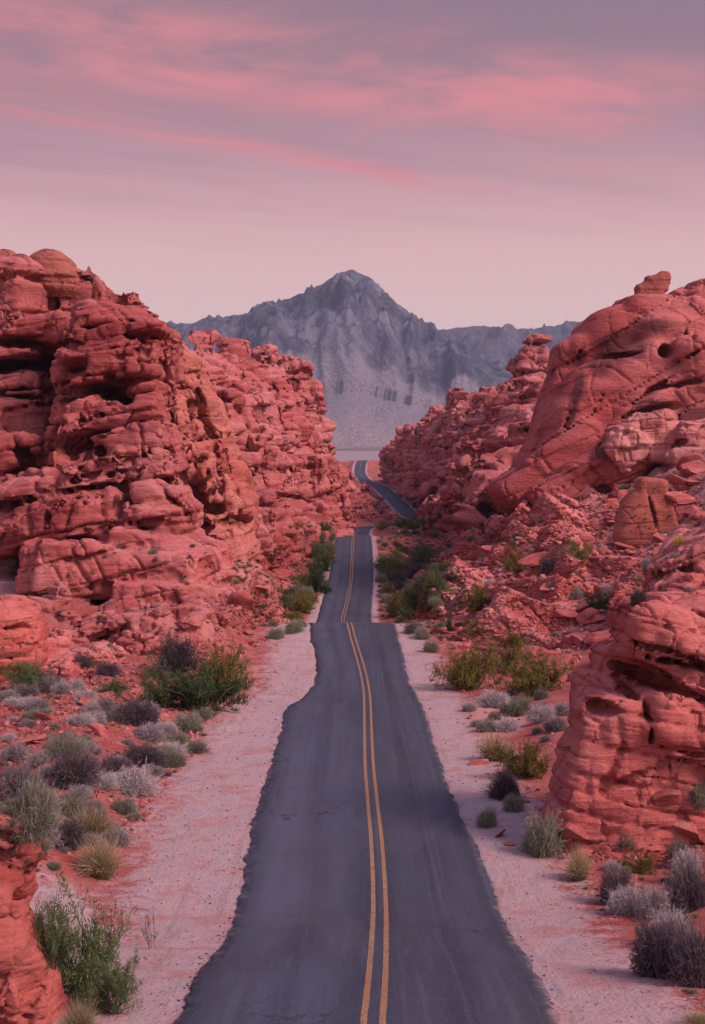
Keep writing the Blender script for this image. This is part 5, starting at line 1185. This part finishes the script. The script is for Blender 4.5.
HAND = [
 # left side, far to near
 ('deep', 200, 714, 92, 46, 'largest dense green bush beside the left verge'), ('green', 160, 706, 60, 44, 'mid green bush at the left flank of the largest green bush'), ('olive', 222, 690, 62, 46, 'olive brown bush rising behind the largest green bush'), ('dark', 176, 680, 54, 44, 'bare grey twiggy shrub standing up behind the largest green bush'),
 ('dark', 137, 727, 50, 28, 'dark twiggy mound left of the largest green bush'), ('sgreen', 186, 733, 40, 22, 'grey green mound just below the largest green bush'), ('sgreen', 176, 746, 30, 14, 'low grey green mound below another mound near the left verge'), ('sgreen', 202, 722, 26, 12, 'small grey green tuft at the verge below the largest green bush'),
 ('green', 22, 690, 58, 26, 'light green bush near the left edge under the rounded boulder'), ('deep', 57, 684, 28, 18, 'small dark green ball bush right of the light green edge bush'), ('dark', 82, 668, 30, 16, 'dark bush under the tilted slabs'), ('dark', 105, 676, 34, 16, 'low dark bush under the right end of the tilted slabs'), ('olive', 96, 668, 22, 14, 'small olive bush between two dark bushes under the tilted slabs'),
 ('green', 112, 692, 36, 14, 'bright green low bush amid pale sage'), ('grey', 62, 694, 26, 14, 'pale sage below the small dark ball bush'), ('grey', 84, 706, 34, 18, 'pale sage mound left of the bright green low bush'), ('grey', 76, 690, 22, 11, 'small pale sage above a larger pale mound'), ('sage', 105, 712, 30, 14, 'grey sage on the red rubble flat'),
 ('dark', 68, 790, 70, 40, 'wide dark twiggy brush on the left flat'), ('dark', 112, 778, 44, 26, 'dark brush right of the widest dark brush'), ('grey', 128, 796, 60, 28, 'pale grey sage in front of dark brush'), ('dark', 140, 768, 56, 22, 'dark purple brush near the left verge'), ('sgreen', 172, 768, 34, 18, 'grey green tuft closest to the verge beyond the straw grass'), ('sgreen', 122, 815, 34, 17, 'rounded grey green tuft beside the left gravel'),
 ('straw', 88, 840, 62, 34, 'straw coloured grass clump farther of the pair'), ('straw', 97, 880, 60, 44, 'straw coloured grass clump nearer of the pair'), ('dark', 62, 850, 54, 28, 'dark brush touching the far straw grass clump'), ('sgreen', 26, 838, 66, 62, 'large grey green brush at the left edge behind the beak rock'), ('sgreen', 68, 818, 44, 26, 'grey green brush above the straw grass clumps'), ('sage', 12, 800, 56, 36, 'grey sage at the left edge above the large grey green brush'),
 ('grey', 14, 762, 44, 18, 'pale sage touching the left edge halfway up the flat'), ('grey', 38, 766, 32, 15, 'pale sage second from the left edge halfway up the flat'), ('sgreen', 64, 758, 50, 22, 'grey green sage above the widest dark brush'), ('grey', 76, 726, 22, 11, 'small pale sage on crumbly red dirt'), ('sgreen', 30, 722, 26, 12, 'grey green tuft on crumbly red dirt'),
 ('near', 78, 1004, 120, 112, 'tall leafy green bush in front of the beak rock'), ('near', 112, 1018, 70, 70, 'grey green leafy bush at the bottom left beside the gravel'), ('sprig', 150, 950, 34, 46, 'sparse green sprig standing alone on the left gravel'), ('near', 46, 972, 62, 70, 'green bush tucked against the beak rock'), ('straw', 76, 1040, 50, 40, 'dry grass clump at the bottom edge by the beak rock'),
 # right side, far to near
 ('olive', 474, 692, 68, 48, 'bright olive bush at the right verge, left of its pair'), ('olive', 540, 694, 74, 46, 'broad olive bush, right of its pair beyond the right verge'), ('olive', 512, 674, 44, 30, 'dull olive bush between and behind the olive pair'), ('olive', 520, 652, 40, 20, 'small olive bush uphill of the olive pair'), ('olive', 480, 612, 28, 28, 'small upright olive bush on the red bank'), ('olive', 476, 636, 34, 16, 'low olive bush at the foot of the red bank'), ('deep', 450, 632, 12, 12, 'tiny dark green ball bush at the foot of the red bank'),
 ('olive', 520, 573, 34, 24, 'olive bush on the scree beside dark blue brush'), ('olive', 578, 564, 34, 24, 'olive bush on the scree right of dark blue brush'), ('dark', 552, 572, 46, 17, 'dark bluish brush between two olive bushes on the scree'), ('deep', 602, 611, 26, 20, 'dark green bush in the middle of the right scree'), ('dark', 640, 606, 24, 20, 'dark bush on the scree just above the undercut outcrop'), ('deep', 661, 573, 16, 14, 'dark green bush beside the sloping rock at the right edge'), ('yellow', 681, 545, 16, 10, 'yellow flowering bush at the right edge of the scree'), ('grey', 646, 568, 14, 12, 'pale bush on the scree under the tall brown boulder'), ('straw', 640, 584, 16, 12, 'pale straw tuft on the scree'), ('grey', 575, 600, 22, 14, 'pale bush on the scree left of the dark green one'), ('grey', 610, 594, 24, 10, 'pale bush on the scree above the dark green one'),
 ('grey', 496, 708, 40, 18, 'pale sage under the left olive bush'), ('sgreen', 520, 716, 42, 20, 'grey green sage under the olive pair'), ('grey', 545, 722, 40, 18, 'pale sage mound under the right olive bush'), ('grey', 563, 716, 30, 15, 'pale sage at the left foot of the undercut outcrop'), ('sage', 556, 732, 32, 15, 'grey sage in the lower row under the olive pair'), ('grey', 508, 732, 34, 15, 'pale sage in the lower row under the olive pair'), ('grey', 470, 712, 20, 10, 'small pale sage on sand at the right verge'),
 ('olive', 526, 780, 56, 38, 'olive brush left of the undercut outcrop base'), ('straw', 496, 762, 52, 28, 'yellowish brush at the right verge above olive brush'), ('dark', 508, 800, 44, 30, 'dark grey brush below the olive brush at the right verge'), ('sgreen', 514, 812, 28, 18, 'grey green tuft below the dark grey brush at the right verge'), ('sgreen', 487, 828, 28, 22, 'thin grey green tuft close to the right road edge'),
 ('sgreen', 543, 858, 60, 44, 'grey green brush in front of the outcrop base'), ('straw', 580, 882, 36, 38, 'upright pale tuft beside the grey green brush before the outcrop'), ('sgreen', 628, 848, 40, 17, 'low grey green brush among the fallen blocks'), ('sgreen', 684, 866, 38, 26, 'grey green tuft near the right edge below the tilted slab'), ('sgreen', 697, 808, 40, 30, 'grey green tuft at the right edge above the tilted slab'), ('olive', 642, 874, 44, 20, 'yellow green low bush among grey brush at lower right'),
 ('dark', 618, 905, 52, 38, 'dark grey brush left of the yellow green bush at lower right'), ('grey', 628, 915, 44, 30, 'pale feathery brush in front of dark grey brush at lower right'), ('grey', 658, 920, 46, 34, 'pale feathery brush above the big dark clump at lower right'), ('dark', 693, 912, 56, 48, 'dark brush at the right edge above the big dark clump'), ('grey', 690, 880, 40, 34, 'pale brush at the right edge behind the dark brush'),
 ('dark', 664, 978, 78, 66, 'big dark grass like clump at the lower right, left half'), ('dark', 700, 988, 70, 66, 'big dark clump cut by the right edge'), ('grey', 672, 948, 64, 40, 'pale plumed brush behind the big dark clump'), ('straw', 700, 1030, 40, 18, 'dry tuft in the bottom right corner'),
 # the dip and beyond
 ('olive', 404, 617, 48, 26, 'olive bush at the right of the road dip'), ('deep', 424, 612, 44, 26, 'green bush right of the olive bush in the road dip'), ('green', 432, 594, 40, 26, 'grey green bush above the green bush in the road dip'), ('dark', 418, 580, 34, 18, 'dark bluish brush above the road dip'), ('olive', 394, 574, 22, 14, 'olive bush beside the climbing road on its right'), ('sgreen', 414, 634, 26, 13, 'round sage first of the row past the crest on the right verge'), ('sgreen', 424, 640, 24, 13, 'round sage second of the row past the crest on the right verge'), ('sgreen', 432, 653, 22, 13, 'round sage nearest of the row by the crest on the right verge'), ('sgreen', 440, 634, 20, 11, 'round sage behind the row at the crest'),
 ('olive', 300, 614, 30, 22, 'olive bush left of the road dip'), ('deep', 318, 594, 26, 28, 'green bush left of the climbing road'), ('green', 324, 572, 20, 24, 'green bush higher up left of the climbing road'), ('olive', 330, 553, 14, 14, 'olive bush near the upper crest left of the road'), ('sgreen', 292, 634, 26, 13, 'round sage at the left verge just before the crest'), ('sgreen', 276, 640, 24, 12, 'round sage at the outer left verge just before the crest'), ('sgreen', 300, 628, 18, 9, 'small round sage at the crest on the left verge'),
 ('green', 404, 527, 26, 11, 'green bush beside the white barrier'), ('olive', 384, 529, 16, 10, 'yellowish bush by the white post at the upper crest'), ('green', 425, 526, 24, 9, 'green bush right of the white barrier below the bend'), ('green', 322, 531, 24, 10, 'green bush left of the upper crest'), ('olive', 436, 522, 14, 9, 'olive bush below the winding road'), ('dark', 415, 508, 9, 8, 'dark round bush beside the winding road'),
]
for h in HAND: plant(h[0], h[1], h[2], h[3], h[4], h[5])
nh = len(HAND)
def brush(poly, n, kinds, wmin, wmax, label, group, pw=1.6, ratio=.46):
    k = t = 0
    while k < n and t < n*5:
        t += 1; x, y = sample(poly, rp); w = wmin+(wmax-wmin)*rp.random()**pw
        kd = kinds[rp.integers(len(kinds))]
        if plant(kd, x, y, w, w*ratio*rp.uniform(.8, 1.2), label, group, parts=False): k += 1
LFLAT = [(0, 690), (120, 690), (215, 735), (160, 790), (110, 860), (40, 880), (0, 860)]
brush(LFLAT, 105, ['grey', 'sage', 'sgreen', 'sage', 'grey'], 14, 44, 'low desert brush on the flat left of the road', 'brush on the left flat', 1.6, .38)
brush([(560, 860), (640, 860), (704, 860), (704, 1000), (650, 985), (600, 920)], 12, ['grey', 'sgreen', 'straw'], 12, 28, 'low brush beside the right gravel verge', 'brush at the lower right')
brush([(460, 690), (560, 700), (560, 745), (500, 750), (462, 716)], 14, ['grey', 'sage', 'sgreen'], 10, 28, 'low sage below the olive bushes', 'sage below the olive bushes')
brush([(380, 562), (420, 548), (452, 575), (440, 610), (400, 625), (380, 600)], 52, ['olive', 'green', 'olive', 'sgreen', 'dark'], 14, 36, 'brush growing on the right side of the road dip', 'brush right of the road dip')
brush([(336, 532), (322, 590), (300, 618), (270, 632), (290, 590), (318, 540)], 44, ['olive', 'green', 'sgreen', 'sgreen'], 12, 30, 'brush growing on the left side of the road dip', 'brush left of the road dip')
brush(SCREE, 32, ['dark', 'grey', 'sgreen', 'sage'], 7, 18, 'small brush tuft on the scree slope right of the road', 'brush on the right scree')
brush([(20, 555), (60, 545), (220, 540), (260, 600), (100, 650), (40, 600)], 22, ['dark', 'sgreen', 'olive'], 7, 18, 'small dark bush on the ledges below the left massif', 'bushes on the left ledges')

def scrub():
    """the fine scrub of the farther slopes, too many and too small to count"""
    r = np.random.default_rng(8); V, Q, T, Rn = [], [], [], []; b = 0
    def put(poly, n, wmin, wmax):
        nonlocal b
        for _ in range(n):
            x, y = sample(poly, r); p, nn, nm = hit(x, y)
            if p is None or nm.startswith(('road', 'painted')) or (nm.startswith('rock_formation') and r.random() < .75) or not off_road(p, .4): continue
            s = min((wmin+(wmax-wmin)*r.random()**2)*p.y/F/2, 1.6); m = 90
            d = dome_dirs(r, m, .75); tp = d*s*r.uniform(.6, 1.05, m)[:, None]; o = np.array(p)
            v, q, t, rn = strips(o+tp*.15, o+tp*.6, o+tp, np.full(m, s*.075), (np.full(m, .1), np.full(m, .5), np.ones(m)), np.clip(r.random(m)*.4+r.random()*.6, 0, 1))
            V.append(v); Q.append(q+b); T.append(t); Rn.append(rn); b += len(v)
    put([(380, 520), (445, 516), (450, 545), (470, 600), (440, 640), (380, 620), (378, 540)], 800, 4, 12)
    put([(345, 524), (300, 522), (230, 560), (250, 630), (310, 620), (336, 540)], 600, 4, 11)
    put(SCREE, 420, 3, 8); put(LFLAT, 420, 4, 14); put([(0, 540), (230, 545), (260, 640), (0, 670)], 160, 3, 8)
    put([(380, 400), (560, 400), (520, 500), (420, 505)], 260, 2, 5); put([(200, 350), (300, 400), (350, 515), (230, 540)], 220, 2, 5)
    put([(700, 840), (704, 1010), (560, 870), (480, 740), (600, 840)], 120, 4, 12)
    o = link('scrub', np.concatenate(V), np.concatenate(Q), M['scrub'], smooth=False, attrs=dict(tip=np.concatenate(T), rnd=np.concatenate(Rn)))
    tag(o, 'fine grey green scrub dotted over the slopes', 'scrub', kind='stuff')
brush([(378, 532), (396, 518), (440, 517), (446, 535), (420, 548), (384, 550)], 14, ['olive', 'green', 'sgreen'], 8, 20, 'brush on the flat beside the white barrier', 'brush around the white barrier')
scrub()

# ------------------------------------------------------------------ roadside furniture at the far crest
def block(lo, hi, bev=.02):
    import bmesh
    bm = bmesh.new(); bmesh.ops.create_cube(bm, size=1)
    lo, hi = np.array(lo), np.array(hi)
    for v in bm.verts: v.co = Vector(((np.array(v.co)+.5)*(hi-lo)+lo).tolist())
    bmesh.ops.bevel(bm, geom=bm.edges[:], offset=bev, segments=2, affect='EDGES')
    v = np.array([x.co[:] for x in bm.verts]); f = [[x.index for x in p.verts] for p in bm.faces]; bm.free()
    tri = [(p[0], p[k], p[k+1]) for p in f for k in range(1, len(p)-1)]
    return v, np.array(tri)
def solid(name, boxes, mat, parent, bev=.02):
    V, Q = [], []; b = 0
    for lo, hi in boxes:
        v, t = block(lo, hi, bev); V.append(v); Q.append(t+b); b += len(v)
    return link(name, np.concatenate(V), np.concatenate(Q), mat, parent, smooth=False)
p, n, nm = hit(405, 533.5)
o = empty('road_barrier', (p.x, p.y, p.z), math.radians(6)); tag(o, 'low white road barrier beyond the upper crest, right of the road', 'barrier')
solid('rail', [((-1.45, -.10, .42), (1.45, .0, .82))], M['white'], o)
solid('post', [((-1.1, .003, -.2), (-.96, .14, .86))], M['steel'], o); solid('post', [((.96, .003, -.2), (1.1, .14, .86))], M['steel'], o)
p, n, nm = hit(373.5, 527)
o = empty('marker_post', (p.x, p.y, p.z)); tag(o, 'slim white marker post beside the road at the upper crest', 'post')
solid('shaft', [((-.09, -.05, -.2), (.09, .05, 1.15))], M['white'], o); solid('reflector', [((-.07, -.075, .86), (.07, -.053, 1.04))], M['steel'], o, .004)
print('plants %.1fs' % (time.time()-T0))

# ------------------------------------------------------------------ sky, sun, camera
def build_world():
    w = bpy.data.worlds.new('World'); SC.world = w; w.use_nodes = True
    t = w.node_tree; t.nodes.clear()
    def N(typ, **kw):
        n = t.nodes.new(typ)
        for k, v in kw.items(): setattr(n, k, v)
        return n
    def put(s, v):
        if isinstance(v, bpy.types.NodeSocket): t.links.new(v, s)
        else: s.default_value = v
    def mth(op, a, b=0., c=0.):
        n = N('ShaderNodeMath', operation=op)
        for k, v in enumerate((a, b, c)): put(n.inputs[k], v)
        return n.outputs[0]
    def rng(v, a, b, c=0., d=1.):
        n = N('ShaderNodeMapRange'); n.interpolation_type = 'SMOOTHSTEP'; put(n.inputs[0], v)
        for k, x in zip((1, 2, 3, 4), (a, b, c, d)): n.inputs[k].default_value = x
        return n.outputs[0]
    def mix(f, a, b, mode='MIX'):
        n = N('ShaderNodeMix', data_type='RGBA', blend_type=mode); put(n.inputs[0], f); put(n.inputs[6], a); put(n.inputs[7], b); return n.outputs[2]
    tc = N('ShaderNodeTexCoord'); sp = N('ShaderNodeSeparateXYZ'); t.links.new(tc.outputs['Generated'], sp.inputs[0])
    x, y, z = sp.outputs
    el = mth('ARCSINE', z)                                   # elevation of the ray
    rp = N('ShaderNodeValToRGB'); put(rp.inputs[0], mth('MULTIPLY', el, 1/1.5708))
    e = rp.color_ramp.elements
    stops = [(0.0, (246, 209, 197)), (.068, (243, 204, 194)), (.10, (234, 186, 182)), (.122, (215, 164, 167)), (.142, (191, 143, 150)), (.163, (163, 125, 135)), (.185, (146, 116, 127)), (.21, (139, 114, 127)), (.36, (138, 136, 176)), (1, (138, 142, 196))]
    e[0].position, e[0].color = stops[0][0], srgb(*stops[0][1]); e[1].position, e[1].color = stops[-1][0], srgb(*stops[-1][1])
    for p_, c_ in stops[1:-1]:
        q = e.new(p_); q.color = srgb(*c_)
    col = rp.outputs[0]
    # after-sunset glow over the western sky, behind and right of the road view
    az = mth('ADD', mth('MULTIPLY', x, SUN[0]), mth('MULTIPLY', y, SUN[1]))
    glow = mth('MULTIPLY', rng(az, -.25, .9), mth('MULTIPLY', rng(el, 1.45, .6), rng(el, -.02, .35)))
    col = mix(mth('MULTIPLY', glow, .9), col, (1.15, .92, 1.2, 1))
    # high thin cloud on a flat layer: streaks drawn out along one wind direction
    zc = mth('MAXIMUM', z, .02)
    cb = N('ShaderNodeCombineXYZ'); put(cb.inputs[0], mth('DIVIDE', x, zc)); put(cb.inputs[1], mth('DIVIDE', mth('ABSOLUTE', y), zc))
    def layer(rot, scl, loc):
        mp = N('ShaderNodeMapping', vector_type='TEXTURE'); put(mp.inputs[0], cb.outputs[0]); mp.inputs['Rotation'].default_value = (0, 0, rot); mp.inputs['Scale'].default_value = scl; mp.inputs['Location'].default_value = loc
        return mp.outputs[0]
    def noise(v, s, d, r, dist=0):
        n = N('ShaderNodeTexNoise'); put(n.inputs['Vector'], v); n.inputs['Scale'].default_value = s; n.inputs['Detail'].default_value = d; n.inputs['Roughness'].default_value = r; n.inputs['Distortion'].default_value = dist
        return n.outputs[0]
    sx = N('ShaderNodeSeparateXYZ'); t.links.new(cb.outputs[0], sx.inputs[0])
    X, Y = sx.outputs[0], sx.outputs[1]
    wob = noise(layer(.5, (1, 1, 1), (4, 2, 0)), 1.2, 3, .6)
    def band(x0, y0, x1, y1, w0, w1, xa, xb):
        L = math.hypot(x1-x0, y1-y0); ux, uy = (x1-x0)/L, (y1-y0)/L
        a = mth('ADD', mth('MULTIPLY', mth('SUBTRACT', X, x0), -uy), mth('MULTIPLY', mth('SUBTRACT', Y, y0), ux))
        a = mth('ABSOLUTE', mth('ADD', a, mth('MULTIPLY', mth('SUBTRACT', wob, .5), .34)))
        s = mth('ADD', mth('MULTIPLY', mth('SUBTRACT', X, x0), ux), mth('MULTIPLY', mth('SUBTRACT', Y, y0), uy))
        return mth('MULTIPLY', rng(a, w1, w0), mth('MULTIPLY', rng(s, xa-.5, xa+.2), rng(s, xb+.25, xb-.25)))
    st1 = noise(layer(.30, (1.0, .95, 1), (2.3, .6, 0)), 1.5, 9, .62, .4)
    st2 = noise(layer(.66, (1.4, .6, 1), (1, 3, 0)), 1.5, 8, .6, .7)
    b1 = mth('MULTIPLY', band(-.75, 3.30, .67, 3.90, .05, .60, -.9, 1.70), rng(st1, .35, .60))
    b2 = mth('MULTIPLY', band(-.914, 3.9, .42, 5.0, .01, .17, -1, 1.75), rng(st2, .30, .62))
    wide = mth('MULTIPLY', rng(st1, .50, .74), mth('MULTIPLY', rng(el, .12, .24), .35))
    m = mth('MINIMUM', mth('ADD', mth('ADD', mth('MULTIPLY', b1, .95), mth('MULTIPLY', b2, .95)), wide), 1)
    m = mth('MULTIPLY', m, rng(z, .02, .10))
    col = mix(mth('MULTIPLY', m, .9), col, srgb(226, 136, 140))
    # thin darker veil between the streaks
    col = mix(mth('MULTIPLY', mth('MULTIPLY', rng(noise(layer(.5, (2.2, .5, 1), (7, 1, 0)), 1.2, 5, .6), .45, .7), rng(el, .13, .26)), .35), col, srgb(128, 106, 120))
    # below the horizon: red desert
    col = mix(rng(z, -.005, -.03), col, (.16, .075, .065, 1))
    sky = N('ShaderNodeTexSky', sky_type='NISHITA', sun_disc=False); sky.sun_elevation = SUN_EL; sky.sun_rotation = SUN_ROT
    b1n = N('ShaderNodeBackground'); put(b1n.inputs[0], col); b1n.inputs[1].default_value = SKY_GAIN
    b2n = N('ShaderNodeBackground'); put(b2n.inputs[0], sky.outputs[0]); b2n.inputs[1].default_value = .006
    ad = N('ShaderNodeAddShader'); t.links.new(b1n.outputs[0], ad.inputs[0]); t.links.new(b2n.outputs[0], ad.inputs[1])
    out = N('ShaderNodeOutputWorld'); t.links.new(ad.outputs[0], out.inputs[0])
SUN_EL = math.radians(40)
SUN = np.array([.86, -.50, 0]); SUN /= np.linalg.norm(SUN)
SUN_ROT = math.atan2(SUN[0], SUN[1])
SKY_GAIN = 1.0
build_world()
sl = bpy.data.lights.new('sun', 'SUN'); sl.energy = 4.0; sl.angle = math.radians(20); sl.color = (1, .64, .54)
so = bpy.data.objects.new('sun', sl); COL.objects.link(so)
dv = Vector((SUN[0]*math.cos(SUN_EL), SUN[1]*math.cos(SUN_EL), math.sin(SUN_EL)))
so.rotation_euler = dv.to_track_quat('Z', 'Y').to_euler(); so.location = (60, -40, 60)

def build_haze():
    t = bpy.data.materials.new('evening_haze'); t.use_nodes = True; n = t.node_tree; n.nodes.clear()
    o = n.nodes.new('ShaderNodeOutputMaterial'); v = n.nodes.new('ShaderNodeVolumePrincipled')
    v.inputs['Color'].default_value = (.60, .74, 1.0, 1); v.inputs['Density'].default_value = HAZE; v.inputs['Anisotropy'].default_value = .1
    n.links.new(v.outputs[0], o.inputs['Volume'])
    lo, hi = np.array([-6500, -400, -40.]), np.array([6500, 14500, 900.])
    c = np.array([[x, y, z] for z in (lo[2], hi[2]) for y in (lo[1], hi[1]) for x in (lo[0], hi[0])])
    f = np.array([[0, 2, 3, 1], [4, 5, 7, 6], [0, 1, 5, 4], [2, 6, 7, 3], [0, 4, 6, 2], [1, 3, 7, 5]])
    ob = link('haze', c, f, t, smooth=False); tag(ob, kind='stuff')
HAZE = 6.5e-5
if HAZE: build_haze()

cam = bpy.data.cameras.new('camera'); co = bpy.data.objects.new('camera', cam); COL.objects.link(co)
co.location = (0, 0, 0); co.rotation_euler = (math.radians(90), 0, 0)
cam.sensor_fit = 'VERTICAL'; cam.sensor_height = 36; cam.lens = 36*F/1024; cam.shift_y = -(512-YH)/1024
cam.clip_start = .5; cam.clip_end = 30000
SC.camera = co
SC.view_settings.view_transform = 'Standard'; SC.view_settings.look = 'None'; SC.view_settings.gamma = 1
SC.view_settings.exposure = 0; SC.view_settings.use_curve_mapping = False
SC.cycles.max_bounces = 5; SC.cycles.diffuse_bounces = 3; SC.cycles.glossy_bounces = 1; SC.cycles.transmission_bounces = 2; SC.cycles.transparent_max_bounces = 4; SC.cycles.volume_bounces = 0
SC.cycles.use_adaptive_sampling = True; SC.cycles.adaptive_threshold = .02
SC.cycles.use_denoising = True
print('scene built %.1fs' % (time.time()-T0))
